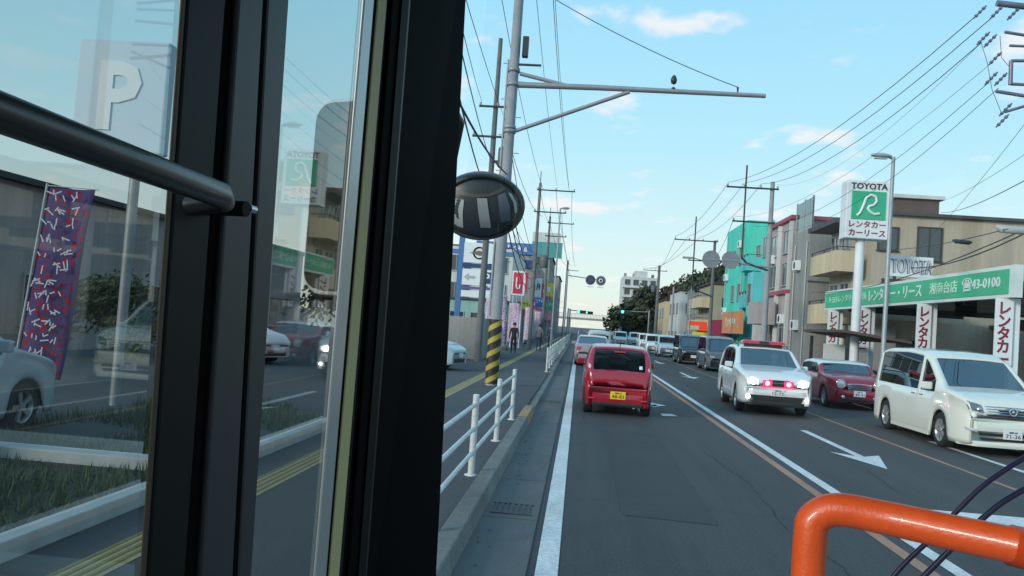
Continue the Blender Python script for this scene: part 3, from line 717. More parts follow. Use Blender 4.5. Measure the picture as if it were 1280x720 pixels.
c = simple_front(Car('wagon', 'silvery pale blue van behind the dark blue boxy van', 'van', BOXY, P_LBLUE, glass=CARGLD, group=QG), P_LBLUE); c.place(6.98, 66.3, 0)
c0 = simple_front(Car('wagon', 'white small van just left of the pale blue van in the queue', 'van', BOXY, P_WHITE, glass=CARGLD, group=QG), P_WHITE); c0.place(6.45, 72, 0)
for i, (x, y, lab) in enumerate(((6.7, 84, 'small white van second behind the first white van in the queue'), (4.9, 98, 'tiny distant white van in the inner oncoming lane'), (7.0, 104, 'tiny distant white van farthest along the queue'), )):
    r2 = copy_tree(c0.root); r2.location = (x, y, 0); r2['label'] = lab
for i, (x, y, lab) in enumerate(((1.3, 56, 'distant white car ahead of the pinkish saloon'), (1.5, 68, 'distant white car far ahead near the junction'))):
    r2 = copy_tree(c0.root); r2.location = (x, y, 0); r2.rotation_euler = (0,0,math.pi); r2['label'] = lab; r2['group'] = 'distant cars ahead in the near lane'
# ---- parked cars on the left forecourt
HATCH = dict(bpil=1, L=3.9, hw=.85, z0=.2, zb=.95, wheels=(.78,3.25), wr=.3, tum=.24, ws=(.95,1.65), rw=(3.6,3.8), side=((1.25,2.2,'c'),(2.28,3.2,'c')),
             top=[(0,.56),(.05,.72),(.3,.86),(.95,1.0),(1.65,1.45),(2.2,1.52),(3.1,1.49),(3.55,1.38),(3.8,1.0),(3.86,.85),(3.9,.6)])
c = simple_front(Car('parked_hatchback', 'white hatchback parked on the forecourt seen through the narrow door pane', 'car', HATCH, P_WHITE), P_WHITE)
c.place(-8.9, 24.2, R(70)).location.z = .095
c = simple_front(Car('parked_hatchback', 'white car nose beside the low grey wall left of the striped pole', 'car', HATCH, P_LBLUE, group=None), P_LBLUE)
c.place(-3.95, 28.3, R(80)).location.z = .095
c = simple_front(Car('parked_hatchback', 'pale car at the far left edge beside the tall red banner', 'car', HATCH, P_SILVER), P_SILVER)
c.place(-7.53, 10.6, math.pi).location.z = .095

# ------------------------------------------------------------------ people
def person(label, loc, rz, top, bottom, pose='walk', group='people on the left pavement', z=.1):
    v = {}; e = []
    def add(n, p, r): v[n] = (Vector(p), r); return n
    sw = .22 if pose == 'walk' else .03
    J = [('pelvis',(0,0,.95),.15),('waist',(0,0,1.1),.13),('chest',(0,0,1.32),.16),('neck',(0,0,1.48),.06),('head',(0,-.02,1.58),.085),('crown',(0,0,1.68),.09),
         ('hl',(-.09,0,.9),.11),('kl',(-.1,-sw*.6,.5),.07),('al',(-.1,sw*.2-.0,.1),.045),('tl',(-.1,sw*.2-.16,.04),.04),
         ('hr',(.09,0,.9),.11),('kr',(.1,sw*.3,.5),.07),('ar',(.1,sw*1.2,.12),.045),('tr',(.1,sw*1.2-.15,.05),.04),
         ('sl',(-.19,0,1.4),.07),('el',(-.24,sw*.4,1.13),.05),('wl',(-.25,sw*.1-.05,.88),.035),('fl',(-.25,sw*.1-.08,.78),.032),
         ('sr',(.19,0,1.4),.07),('er',(.24,-sw*.3,1.13),.05),('wr',(.25,-sw*.8-.05,.9),.035),('fr',(.25,-sw-.08,.8),.032)]
    names = [j[0] for j in J]
    E = [('pelvis','waist'),('waist','chest'),('chest','neck'),('neck','head'),('head','crown'),('pelvis','hl'),('hl','kl'),('kl','al'),('al','tl'),('pelvis','hr'),('hr','kr'),('kr','ar'),('ar','tr'),
         ('chest','sl'),('sl','el'),('el','wl'),('wl','fl'),('chest','sr'),('sr','er'),('er','wr'),('wr','fr')]
    me = bpy.data.meshes.new('person'); me.from_pydata([j[1] for j in J], [(names.index(a), names.index(b)) for a, b in E], [])
    o = bpy.data.objects.new('person', me); COL.objects.link(o)
    o.modifiers.new('skin', 'SKIN'); 
    if not me.skin_vertices: me.attributes.new('x', 'FLOAT', 'POINT')
    for i, j in enumerate(J): me.skin_vertices[0].data[i].radius = (j[2], j[2]*.85)
    me.skin_vertices[0].data[0].use_root = True
    sb = o.modifiers.new('sub', 'SUBSURF'); sb.levels = 1; sb.render_levels = 1
    me2 = bpy.data.meshes.new_from_object(o.evaluated_get(bpy.context.evaluated_depsgraph_get()))
    o.modifiers.clear(); o.data = me2; me2.materials.clear()
    for m in (mat('skin', (.45,.28,.2), .6), top, bottom): me2.materials.append(m)
    for p in me2.polygons:
        p.use_smooth = True; zc = p.center.z
        p.material_index = 0 if zc > 1.47 or (abs(p.center.x) > .2 and zc < .87 and zc > .7) else (1 if zc > .92 else 2)
    h = MB(); h.lathe([(.0001,.115),(.06,.10),(.098,.05),(.108,0),(.1,-.06)], (0,.012,1.665), 'z', 14); h.build('hair', mat('hair_black',(.012,.01,.01),.6), o)
    fc = MB(); 
    for sx in (-1,1): fc.box(sx*.035-.012, sx*.035+.012, -.105, -.09, 1.625, 1.637)
    fc.build('eyes', INK, o)
    o.location = (*loc, z); o.rotation_euler = (0, 0, rz)
    return tag(o, label, 'person', group)
CB = mat('cloth_black', (.02,.02,.025), .9); CN = mat('cloth_navy', (.03,.04,.08), .9); CG = mat('cloth_grey', (.15,.15,.16), .9); CR = mat('cloth_burgundy', (.2,.03,.05), .9)
try:
    person('person in black walking on the left pavement near the flags', (-3.6, 47), 0, CB, CB)
    person('person in grey top and dark trousers farther along the pavement', (-2.6, 56), math.pi, CG, CN)
    person('person in navy coat by the far barred fence', (-2.2, 66), 0, CN, CB)
    person('person in burgundy top standing at the teal shop', (-4.6, 61), 1.2, CR, CB, pose='stand')
except Exception as ex:
    print('PERSON FAIL', ex)

def occupant(label, loc, top):
    J = [('pelvis',(0,.05,.0),.15),('waist',(0,.07,.16),.13),('chest',(0,.05,.36),.16),('neck',(0,.03,.52),.06),('head',(0,0,.61),.085),('crown',(0,0,.70),.09),
         ('hl',(-.09,-.02,0),.10),('kl',(-.13,-.42,.10),.07),('al',(-.13,-.62,-.22),.045),('hr',(.09,-.02,0),.10),('kr',(.13,-.42,.10),.07),('ar',(.13,-.62,-.22),.045),
         ('sl',(-.19,.03,.44),.07),('el',(-.25,-.12,.2),.05),('wl',(-.15,-.38,.30),.035),('sr',(.19,.03,.44),.07),('er',(.25,-.12,.2),.05),('wr',(.15,-.38,.30),.035)]
    nm_ = [j[0] for j in J]
    E = [('pelvis','waist'),('waist','chest'),('chest','neck'),('neck','head'),('head','crown'),('pelvis','hl'),('hl','kl'),('kl','al'),('pelvis','hr'),('hr','kr'),('kr','ar'),('chest','sl'),('sl','el'),('el','wl'),('chest','sr'),('sr','er'),('er','wr')]
    me = bpy.data.meshes.new('person'); me.from_pydata([j[1] for j in J], [(nm_.index(a), nm_.index(b)) for a, b in E], [])
    o = bpy.data.objects.new('person', me); COL.objects.link(o); o.modifiers.new('skin', 'SKIN')
    for i, j in enumerate(J): me.skin_vertices[0].data[i].radius = (j[2], j[2]*.85)
    me.skin_vertices[0].data[0].use_root = True
    o.modifiers.new('sub', 'SUBSURF').levels = 1
    me2 = bpy.data.meshes.new_from_object(o.evaluated_get(bpy.context.evaluated_depsgraph_get())); o.modifiers.clear(); o.data = me2; me2.materials.clear()
    me2.materials.append(mat('skin', (.45,.28,.2), .6)); me2.materials.append(top)
    for p in me2.polygons: p.use_smooth = True; p.material_index = 0 if p.center.z > .5 else 1
    MB().lathe([(.0001,.115),(.06,.10),(.102,.05),(.112,-.01)], (0,.015,.69), 'z', 14).build('hat', mat('cap_pale', (.5,.52,.55), .6), o)
    o.location = loc; return tag(o, label, 'person', 'people inside the emergency car')
occupant('crew member in pale cap at the left side of the windscreen of the emergency car', (4.98-.40, 21.3+2.25, .72), mat('uniform_blue',(.10,.13,.2),.9))
occupant('crew member in pale cap at the right side of the windscreen of the emergency car', (4.98+.40, 21.3+2.22, .72), mat('uniform_blue',(.10,.13,.2),.9))

# ------------------------------------------------------------------ buildings
def wall_mat(name, c, s=.35): 
    m = mat(name, c, .85, bump=.15, bscale=8); two_scale(m, c, 1.2, .20, 9, .07, (1,1,.12)); return m
TAN = wall_mat('render_tan', (.40,.345,.265)); CREAM = wall_mat('render_cream', (.56,.46,.30)); GREYW = wall_mat('render_grey', (.25,.25,.24)); PINKW = wall_mat('render_pinkgrey', (.36,.31,.31))
TURQ = wall_mat('render_turquoise', (.07,.56,.44)); TURQL = wall_mat('render_turquoise_light', (.10,.50,.52)); WHT = wall_mat('render_white', (.55,.56,.55)); BROWN = wall_mat('cladding_brown', (.10,.07,.06)); ROOFD = mat('roof_dark', (.06,.06,.065), .8, noise=.2)
OLIVE = wall_mat('render_olive', (.33,.31,.22)); CONCW = wall_mat('concrete_wall', (.28,.28,.26)); TEALW = wall_mat('render_teal', (.24,.42,.38)); ROSE = mat('trim_rose', (.34,.05,.09), .6)
SHUT = mat('shutter', (.30,.31,.31), .6, .1, bump=.5, bscale=3, stretch=(.1,.1,12))

def window(root, face, pos, u0, u1, z0, z1, fm=ALU, gm=WINGL, mull=1, name='window'):
    # face '-y': wall plane y=pos, u = x; face '-x'/'+x': wall plane x=pos, u = y
    f = MB(); t = .06
    def bx(m, a0, a1, c0, c1, d0, d1):
        if face == '-y': m.box(a0, a1, pos-d1, pos-d0, c0, c1)
        elif face == '-x': m.box(pos-d1, pos-d0, a0, a1, c0, c1)
        else: m.box(pos+d0, pos+d1, a0, a1, c0, c1)
    bx(f, u0-t, u0, z0-t, z1+t, -.02, .07); bx(f, u1, u1+t, z0-t, z1+t, -.02, .07)
    bx(f, u0+.001, u1-.001, z1, z1+t, -.02, .07); bx(f, u0-t-.05, u1+t+.05, z0-t-.03, z0-t+.02, -.02, .13)
    bx(f, u0+.001, u1-.001, z0-t+.021, z0, -.02, .07)
    for i in range(mull):
        u = u0+(u1-u0)*(i+1)/(mull+1); bx(f, u-.025, u+.025, z0+.001, z1-.001, .0, .05)
    fo = f.build(name, fm, root)
    g_ = MB(); bx(g_, u0+.001, u1-.001, z0+.001, z1-.001, -.01, .015); g_.build('pane', gm, fo)
    return fo
def block(root, x0, x1, y0, y1, z1, m, roofm=None, par=.0, name='wall', z0=.0, over=.0):
    MB().box(x0, x1, y0, y1, z0, z1).build(name, m, root)
    if roofm: MB().box(x0-over, x1+over, y0-over, y1+over, z1+.003, z1+.16).build('roof', roofm, root)
def balcony(root, x0, x1, y0, y1, z, m, rail=1.1, railm=None):
    b = MB(); b.box(x0, x1, y0, y1, z-.15, z); b.box(x0, x0+.12, y0, y1, z+.001, z+rail*.82); b.box(x0+.121, x1, y0, y0+.12, z+.001, z+rail*.82)
    o = b.build('balcony', m, root)
    MB().tube([(x1,y0+.06,z+rail),(x0+.06,y0+.06,z+rail),(x0+.06,y1,z+rail)], .03, 6).build('handrail', railm or ALUD, o)
    for k in range(3):
        yy = y0+.1+(y1-y0-.2)*k/2
        MB().box(x0+.03, x0+.09, yy-.03, yy+.03, z+rail*.82, z+rail).build('handrail_post', railm or ALUD, o)

def strokes(parent, face, pos, u0, u1, z0, z1, n, m, seed=3):
    # blurred, unreadable sign writing: a row of glyph-like stroke clusters
    rn_ = random.Random(seed); b_ = MB(); w_ = (u1-u0)/n
    for i_ in range(n):
        for _ in range(4):
            a_ = u0+w_*(i_+rn_.uniform(.1,.5)); c_ = z0+(z1-z0)*rn_.uniform(0,.7); t_ = (z1-z0)*.13
            if rn_.random() < .5: q_ = (a_, a_+w_*.4, c_, c_+t_)
            else: q_ = (a_, a_+t_, c_, min(z1, c_+(z1-z0)*.6))
            d_o = .002*_
            if face == '-y': b_.box(q_[0], q_[1], pos-.02-d_o, pos, q_[2], q_[3])
            else: b_.box(pos-.02-d_o, pos, q_[0], q_[1], q_[2], q_[3])
    return b_.build('lettering', m, parent)
# tan three-storey block behind the rental office
b = empty('apartment_block', (14.4, 44.5, 0), 'tan three-storey block with cream balconies behind the green canopy sign', 'building')
def rel(o, *pts): pass
class Sub:   # lets building parts be written in world coordinates
    pass
def shift(root, dy=0.0):
    off = Vector(root.location); root.location.y += dy
    for k_ in [c for c in bpy.data.objects if c.parent == root]:
        for vtx in k_.data.vertices: vtx.co -= off
        for g_ in [c for c in bpy.data.objects if c.parent == k_]:
            for vtx in g_.data.vertices: vtx.co -= off
block(b, 14.3, 34, 44.5, 49.4, 8.55, TAN, ROOFD, over=.25)
MB().box(13.7,14.298,45.4,49.4,0,8.2).build('wall_recess', TAN, b)
MB().box(15.5,17.6,44.9,48.5,8.715,9.5).build('penthouse', BROWN, b); MB().box(15.3,17.8,44.7,48.8,9.503,9.68).build('penthouse_roof', WHT, b)
MB().box(12.4,14.29,44.3,49.4,8.0,8.25).build('eaves', ROOFD, b)
for zz in (3.1, 5.75):
    balcony(b, 12.6, 13.698, 44.6, 49.3, zz, CREAM)
    window(b, '-x', 13.7, 45.8, 47.2, zz+.15, zz+2.0); window(b, '-x', 13.7, 47.6, 49.1, zz+.15, zz+2.0)
    MB().box(12.9,13.4,45,45.6,zz+.05,zz+.8).build('ac_unit', WHITE, b, bevel=.02)
window(b, '-y', 44.5, 14.6, 15.5, 6.8, 7.9, ALUD); window(b, '-y', 44.5, 16.5, 17.6, 6.4, 8.0, ALUD)
window(b, '-y', 44.5, 14.9, 16.4, 4.6, 5.3, ALUD); window(b, '-y', 44.5, 27, 29, 5.5, 7.3, ALUD)
MB().box(13.2,14.29,44.6,45.39,0,2.9).build('wall_base', CREAM, b)
MB().tube([(24.6,44.35,0),(24.6,44.35,8.5)], .06, 8).build('downpipe', ALU, b)
shift(b, -1.3)
# big faced letters on a white board in front of that block, carried by the rental office
b = empty('rental_canopy', (12.5, 24, 0), 'long green lettered canopy sign over the rental forecourt on white posts', 'canopy')
MB().box(12.6,18,25.4,42.6,3.75,4.1).build('canopy_roof', mat('canopy_dark',(.04,.04,.045),.7), b)
for yy in (26,29,32,35,38,41): MB().box(12.7,17.9,yy,yy+.2,3.5,3.748).build('roof_beam', MATS['canopy_dark'], b)
fa = MB().box(12.36,12.598,25.2,43.9,3.6,4.55).build('fascia', mat('fascia_white',(.62,.7,.68),.5), b)
MB().box(12.335,12.358,25.5,43.75,3.71,4.44).build('green_panel', GREEN, fa)
for body, w, h, yc, dz, m in (('トヨタレンタリース横浜', 5.4, .36, 40.3, -.03, LGREEN), ('レンタカー・リース', 5.6, .50, 34.5, -.03, WHITE), ('湘南台店', 2.2, .42, 29.9, -.03, LGREEN), ('☎43-0100', 2.5, .44, 27.2, -.03, WHITE)):
    lettering(body, w, h, (12.325, yc, 4.12+dz), m, fa, '-x', depth=.014, offs=.012)
for yy in (25.75, 31.5, 37.9, 42.4):
    MB().box(12.64,12.84,yy,yy+.2,.1,3.6).build('post', WHITE, b, bevel=.01)
    MB().box(12.1,12.60,yy-.10,yy-.04,1.62,3.58).build('banner_board', WHITE, b)
    lettering('レンタカー', .36, 1.7, (12.34, yy-.108, 2.62), MAROON, b, '-y', vertical=True, depth=.01, offs=.03)
shift(b)
o = empty('roof_letter_board', (17.0, 40, 5.0), 'white board with silver outlined capital letters above the green canopy', 'sign')
p0 = atY(1112, 338, 34.5); p1 = atY(1168, 328, 34.5)
o.location = (0,0,0)
bz = (p0.z+p1.z)/2
MB().box(p0.x, p1.x, 34.6, 34.72, bz-.42, bz+.40).build('board', WHITE, o)
lettering('TOYOTA', (p1.x-p0.x)*.92, .58, ((p0.x+p1.x)/2, 34.58, bz), mat('letter_outline',(.16,.16,.2),.5), o, '-y', depth=.03)
lettering('TOYOTA', (p1.x-p0.x)*.92, .58, ((p0.x+p1.x)/2+.02, 34.55, bz+.02), SILVERT, o, '-y', depth=.03, offs=-.012)
for xx in (p0.x+.3, p1.x-.3): MB().box(xx-.05, xx+.05, 34.73, 34.83, 4.1, bz+.2).build('bracket', DARK, o)
# office behind
b = empty('rental_office', (14, 38, 0), 'low tan office wall under the dark canopy behind the white van', 'building')
block(b, 14.5, 30, 42.7, 43.1, 3.3, TAN); MB().box(14.4,30.1,42.6,42.69,1.3,1.42).build('wall_band', BROWN, b)
block(b, 20.01, 27, 28, 42.6, 3.2, TAN, ROOFD, over=.15, name='side_wall')
window(b, '-x', 20.0, 30, 33, .9, 2.2); window(b, '-x', 20.0, 35, 38, .9, 2.2); window(b, '-y', 42.7, 15.6, 16.6, .3, 2.3, ALUD, mull=0)
MB().box(13.2,15.4,42.4,42.68,.1,2.9).build('roller_shutter', SHUT, b)
shift(b)
# dark shed at the right end of the forecourt
b = empty('forecourt_shed', (17, 30, 0), 'dark brown lean-to shed under the canopy near the right frame edge', 'shed')
MB().add([(16.4,29.9,2.9),(19.9,29.9,2.5),(19.9,33,2.5),(16.4,33,2.9),(16.4,29.9,3.3),(19.9,29.9,3.3),(19.9,33,3.3),(16.4,33,3.3)],[(0,3,2,1),(4,5,6,7),(0,1,5,4),(1,2,6,5),(2,3,7,6),(3,0,4,7)]).build('roof', BROWN, b)
for xx in (17.2, 19.4): MB().box(xx,xx+.18,30.1,30.3,.1,2.8).build('post', DARK, b)
MB().box(17.9,19.0,31,32.5,.1,1.7).build('cabinet', mat('steel_blue',(.12,.14,.16),.5), b)
shift(b)
# pole sign with rental mark
p = atY(1085, 262, 33)
b = empty('pole_sign', (p.x, 33, 0), 'tall white box sign with green emblem panel on a white pole', 'sign')
wS, hS = 1.62, 2.25
MB().box(p.x-wS/2, p.x+wS/2, 33.0, 33.75, p.z-hS/2, p.z+hS/2).build('sign_box', WHITE, b, bevel=.03)
MB().box(p.x-.62, p.x+.64, 32.965, 32.998, p.z-.38, p.z+.70).build('emblem_panel', GREEN, b)
cx0, cz0 = p.x, p.z+.16
pts = [(-.42,-.42),(-.30,-.30),(-.18,.02),(-.10,.28),(.05,.40),(.24,.36),(.30,.18),(.20,.02),(.02,-.04),(-.02,-.12),(.06,-.24),(.22,-.34),(.42,-.30)]
MB().tube([(cx0+a, 32.955, cz0+q) for a, q in pts], .055, 6).build('emblem', WHITE, b)
lettering('TOYOTA', 1.36, .24, (p.x+.01, 32.985, p.z+.90), INK, b, '-y', offs=.02)
lettering('レンタカー', 1.36, .26, (p.x, 32.985, p.z-.57), MAROON, b, '-y', offs=.015)
lettering('カーリース', 1.36, .26, (p.x, 32.985, p.z-.90), MAROON, b, '-y', offs=.015)
MB().tube([(p.x-.1,33.4,.1),(p.x-.1,33.4,p.z-hS/2)], .17, 14).build('sign_pole', WHITE, b)
shift(b)
# slim grey building
b = empty('slim_grey_building', (13, 53, 0), 'narrow windowless grey building with glass rooftop cabin', 'building')
block(b, 13.0, 22, 53.6, 57.4, 8.6, GREYW); MB().box(13.05,13.12,53.65,57.3,8.603,10.4).build('rooftop_screen', glassmat('screen_glass',(.6,.66,.68),1,base=.1), b)
for yy in (53.65, 55.4, 57.2): MB().box(13.02,13.14,yy,yy+.08,8.61,10.5).build('screen_post', ALU, b)
MB().box(12.96,22.04,53.56,53.598,5.4,5.5).build('wall_band', ROOFD, b)
shift(b, -3.8)
# pinkish building with rose trim
b = empty('rose_trim_building', (13, 58, 0), 'grey pink building with dark rose trim between grey and turquoise buildings', 'building')
block(b, 13.0, 24, 57.6, 64.2, 9.6, PINKW); MB().box(12.8,24.1,57.42,64.3,9.6,9.85).build('roof_edge', ROSE, b)
MB().box(12.78,12.998,57.6,64.2,4.9,5.15).build('trim_band', ROSE, b); MB().box(12.78,12.998,57.6,64.2,.9,1.2).build('trim_band', ROSE, b)
MB().box(12.8,12.998,57.61,57.9,.1,9.5).build('trim_post', WHT, b); MB().box(12.8,12.998,60.6,60.9,.1,9.5).build('trim_post', WHT, b)
for zz in (1.5, 5.5, 7.6):
    window(b, '-x', 13.0, 58.2, 59.8, zz, zz+1.4); window(b, '-x', 13.0, 61.4, 63.4, zz, zz+1.4)
MB().box(11.6,12.77,60.2,63.4,2.9,4.4).build('hanging_sign', PINKW, b, bevel=.02)
shift(b, -3.7)
# turquoise building
b = empty('turquoise_building', (13, 65, 0), 'bright turquoise stepped building with several balconies', 'building')
block(b, 13.6, 24, 66, 71, 10.4, TURQ); block(b, 12.9, 24, 71.02, 80.3, 11.4, TURQ, name='tower_wall')
block(b, 12.6, 13.58, 66.1, 68.2, 6.9, TURQL, name='bay_wall'); block(b, 12.7, 13.59, 64.4, 65.98, 4.6, TURQL, name='porch_wall')
for zz in (4.4, 7.3):
    balcony(b, 12.5, 13.598, 68.4, 70.9, zz, TURQL); window(b, '-x', 13.6, 68.8, 70.3, zz+.1, zz+1.9)
for zz in (2.2, 5.0, 8.0):
    window(b, '-x', 12.9, 72.4, 73.6, zz, zz+1.3); window(b, '-x', 12.9, 75.2, 76.4, zz, zz+1.3)
window(b, '-x', 13.6, 66.4, 67.8, 8.2, 9.6); window(b, '-x', 12.6, 66.5, 67.8, 4.6, 6.0, mull=0)
window(b, '-y', 66, 15, 17, 7, 8.6)
MB().box(12.4,13.2,64.3,64.38,.1,4.2).build('wall_fin', WHT, b)
shift(b, -2.6)
def clutter(root_name, face_x, y0, y1, zs, seed):
    rt_ = [o for o in bpy.data.objects if o.name == root_name][0]; rn_ = random.Random(seed); off = rt_.location
    for z in zs:
        y = rn_.uniform(y0, y1); q = MB().box(face_x-.33-off.x, face_x-.01-off.x, y-off.y, y+.8-off.y, z, z+.6).build('ac_unit', WHITE, rt_, bevel=.02)
        MB().disc((face_x-.335-off.x, y+.3-off.y, z+.3), .22, 'x', .02, 18).build('fan_grille', DARK, q)
    for y in (y0, y1+.9):
        MB().tube([(face_x-.06-off.x, y-off.y, .1),(face_x-.06-off.x, y-off.y, zs[-1]+1.6)], .045, 8).build('downpipe', ALU, rt_)
clutter('rose_trim_building', 13.0, 54.1, 59.2, (3.0, 7.1), 1); clutter('turquoise_building', 12.9, 69.5, 76.2, (3.9, 6.9, 9.3), 2)
clutter('slim_grey_building', 13.0, 50.2, 52.0, (2.6, 6.2), 5)
# shop signs on its ground floor
b = MB().box(11.6,11.9,62.5,70,2.2,3.9).build('shop_awning_sign', ORANGES, label='salmon orange shop sign board in front of the turquoise building', cat='sign')
strokes(b, '-x', 11.59, 64, 68.6, 2.7, 3.4, 5, LGREEN)
MB().box(11.55,12.1,70.2,77,1.1,3.3).build('shop_awning', mat('awning_maroon',(.28,.015,.05),.7,noise=.1), label='plain maroon shop awning panel left of the salmon sign', cat='awning')
b = MB().box(10.9,11.8,78,78.15,2.3,2.75).box(9.9,11.6,78.02,78.17,2.75,3.15).build('red_fascia_sign', mat('neon_red',(.8,.06,.03),.5,emit=(1,.1,.03),estr=.15), label='small glowing red sign low in front of the olive house', cat='sign')
MB().box(10.6,12.4,80,80.2,.3,2.2).build('yellow_hoarding', YELLOW, label='yellow hoarding panel beneath the small red sign', cat='hoarding')
# far right-hand houses
def house(label, x0, x1, y0, y1, h, m, cat='house', roofm=ROOFD, wins=3, name='terrace_house', floors=None):
    r0 = empty(name, (x0, y0, 0), label, cat)
    block(r0, x0, x1, y0, y1, h, m, roofm, over=.3)
    fl = floors or max(1, int(h/2.9)); xs = (x0 < 0)
    for k_ in range(fl):
        z = .9+k_*(h/fl)
        for j in range(wins):
            a = y0+(y1-y0)*(j+.25)/wins; bb = a+(y1-y0)*.45/wins
            window(r0, '+x' if xs else '-x', x1 if xs else x0, a, bb, z, z+1.3)
        if xs: us = [x1-1.2-2.6*j for j in range(3)]
        else: us = [x0+.9+2.6*j for j in range(3)]
        for u in us:
            if x0+.2 < min(u, u+1.5) and max(u, u+1.5) < x1-.2 or True:
                a, bb = (u-1.3, u) if xs else (u, u+1.3)
                if a > x0 and bb < x1: window(r0, '-y', y0, a, bb, z, z+1.3)
    return r0
b = house('olive tan flats with rounded roof edge left of the turquoise building', 13.2, 22, 86, 96, 7.2, OLIVE); balcony(b, 12.0, 13.19, 86.5, 95, 4.9, CREAM); balcony(b, 12.0, 13.19, 86.5, 95, 2.6, CREAM); shift(b)
b = house('pale grey terrace house beyond the olive flats', 13.4, 22, 99, 108, 7.0, GREYW); shift(b)
b = house('small white house with dark roof below the wooded hill', 12.9, 20, 112, 124, 7.6, WHT); shift(b)
b = house('cream low house just right of the dark tree', 12.6, 19, 128, 140, 6.8, CREAM); shift(b)
b = empty('tower_block', (14, 225, 0), 'distant white apartment tower rising above the dark tree', 'apartment tower')
block(b, 13.5, 27.5, 225, 240, 17.5, WHT, name='wall'); MB().box(18,23,226,238,17.5,19.3).build('rooftop_plant', WHT, b)
for fl in range(6):
    for j in range(4): window(b, '-y', 225, 14.3+3.3*j, 16.3+3.3*j, 1.4+fl*2.75, 2.9+fl*2.75)
    MB().box(13.4,27.6,224.2,224.99,.5+fl*2.75,.75+fl*2.75).build('balcony', WHT, b)
for j in range(4): MB().box(14+3.6*j, 15+3.6*j, 228, 229, 17.503, 18.6).build('roof_vent', GREYW, b)
shift(b); b.location.x -= 2.9; b.scale = (.68, 1, .93)

# left-hand side
b = empty('office_block', (-7, 82, 0), 'white office block with rows of windows behind the parking signs', 'building')
block(b, -27, -6.9, 82, 100, 9.0, WHT, ROOFD)
for fl in range(3):
    for j in range(5): window(b, '-y', 82, -9.6-3.6*j, -7.4-3.6*j, 1.2+fl*2.7, 2.7+fl*2.7, mull=2)
MB().box(-27.05,-6.85,81.9,81.998,8.3,8.7).build('blue_band', BLUE, b)
shift(b)
b = empty('teal_shop', (-6, 66, 0), 'low pale teal shop with glazed front beside the left pavement', 'shop')
block(b, -13, -6.0, 66, 77, 3.4, TEALW, ROOFD, over=.2)
window(b, '-y', 66, -8.6, -6.4, .3, 2.4, mull=2); window(b, '-y', 66, -12.4, -9.2, .3, 2.4, mull=2); window(b, '+x', -6.0, 67, 71, .3, 2.4, mull=2); window(b, '+x', -6.0, 72, 76, .3, 2.4, mull=2)
shift(b)
b = empty('retail_building', (-7, 112, 0), 'large grey shop building with blue and red roof bands on the left', 'shop')
block(b, -28, -6.8, 112, 150, 11.0, GREYW)
g_ = MB().box(-14.5,-6.7,111.7,111.99,11.0,12.5).build('roof_sign', BLUE, b); strokes(g_, '-y', 111.68, -13.6, -7.4, 11.3, 12.2, 8, WHITE)
g_ = MB().box(-12.5,-6.7,111.7,111.99,9.2,10.3).build('wall_sign', NAVY, b); strokes(g_, '-y', 111.68, -11.6, -7.4, 9.4, 10.1, 5, WHITE)
MB().box(-6.78,-6.3,112,150,3.0,5.2).build('red_fascia', PINK, b); MB().box(-6.78,-6.4,112,135,7.8,8.8).build('upper_fascia', PINK, b)
for j in range(6):
    MB().box(-6.29,-6.27,113+6*j,116+6*j,3.4,4.8).build('fascia_lettering', WHITE, b)
    window(b, '+x', -6.8, 114+6*j, 117+6*j, .4, 2.6)
window(b, '-y', 112, -9.5, -7.4, 6, 8); window(b, '-y', 112, -13, -11, 6, 8)
shift(b)
b = house('tall grey left-hand office with rooftop billboard further away', -24, -6.4, 160, 190, 15.5, GREYW, 'building', name='tall_office', floors=5)
MB().box(-10,-4.2,159.5,159.8,14.6,17.6).build('billboard', mat('sign_teal',(.07,.28,.28),.6), b); MB().box(-10,-4.6,159.6,159.9,17.7,19.4).build('billboard', WHT, b); shift(b)
b = house('farthest slim dark building on the left before the junction', -20, -5.6, 200, 225, 13.5, PINKW, 'building', name='far_office', floors=4); shift(b)
b = house('low grey shop across the forecourt seen through the door glass', -26, -15, 20, 44, 4.6, PINKW, 'shop', name='forecourt_shop', wins=4); shift(b)
MB().box(-6.9,-4.3,37,43,.09,1.95).build('boundary_wall', CONCW, bevel=.02, label='low plain grey block wall behind the nearest parked car', cat='wall')
# low kerb wall on far forecourt
# sign tower with emblem and parking board
p = atY(601, 320, 45)
b = empty('sign_tower', (p.x, 45, 0), 'blue framed sign tower with ring emblem board and parking arrow board', 'sign')
X0, X1 = atY(576, 320, 45).x, atY(622, 320, 45).x
for xx in (X0, X1): MB().box(xx-.14, xx+.14, 45.0, 45.3, .1, atY(600, 296, 45).z).build('frame_post', BLUE, b)
def bd(n, ya, yb, m, pr=.0): 
    za, zb_ = atY(600, yb, 45).z, atY(600, ya, 45).z
    return MB().box(X0+.16, X1-.16, 44.95-pr, 45.2, za, zb_).build(n, m, b), za, zb_
q, za, zb_ = bd('emblem_board', 304, 329, WHITE)
mx_, mz_ = (X0+X1)/2, (za+zb_)/2; BRN = mat('emblem_brown', (.16,.13,.1), .5)
MB().lathe([(.27,-.02),(.27,.02),(.34,.02),(.34,-.02)], (mx_, 44.93, mz_), 'y', 28).build('emblem', BRN, q)
MB().poly([(mx_-.5,44.9,mz_),(mx_,44.9,mz_+.13),(mx_+.5,44.9,mz_),(mx_,44.9,mz_-.13)], (0,.03,0)).build('emblem', BRN, q)
bd('blue_strip', 330, 335, NAVY); q, za, zb_ = bd('parking_board', 337, 357, WHITE); w_ = X1-X0
MB().box(mx_+w_*.12, mx_+w_*.40, 44.92, 44.948, za+.12, zb_-.12).build('parking_panel', NAVY, q)
lettering('P', .3, .48, (mx_+w_*.26, 44.915, (za+zb_)/2), WHITE, q, '-y', offs=.02)
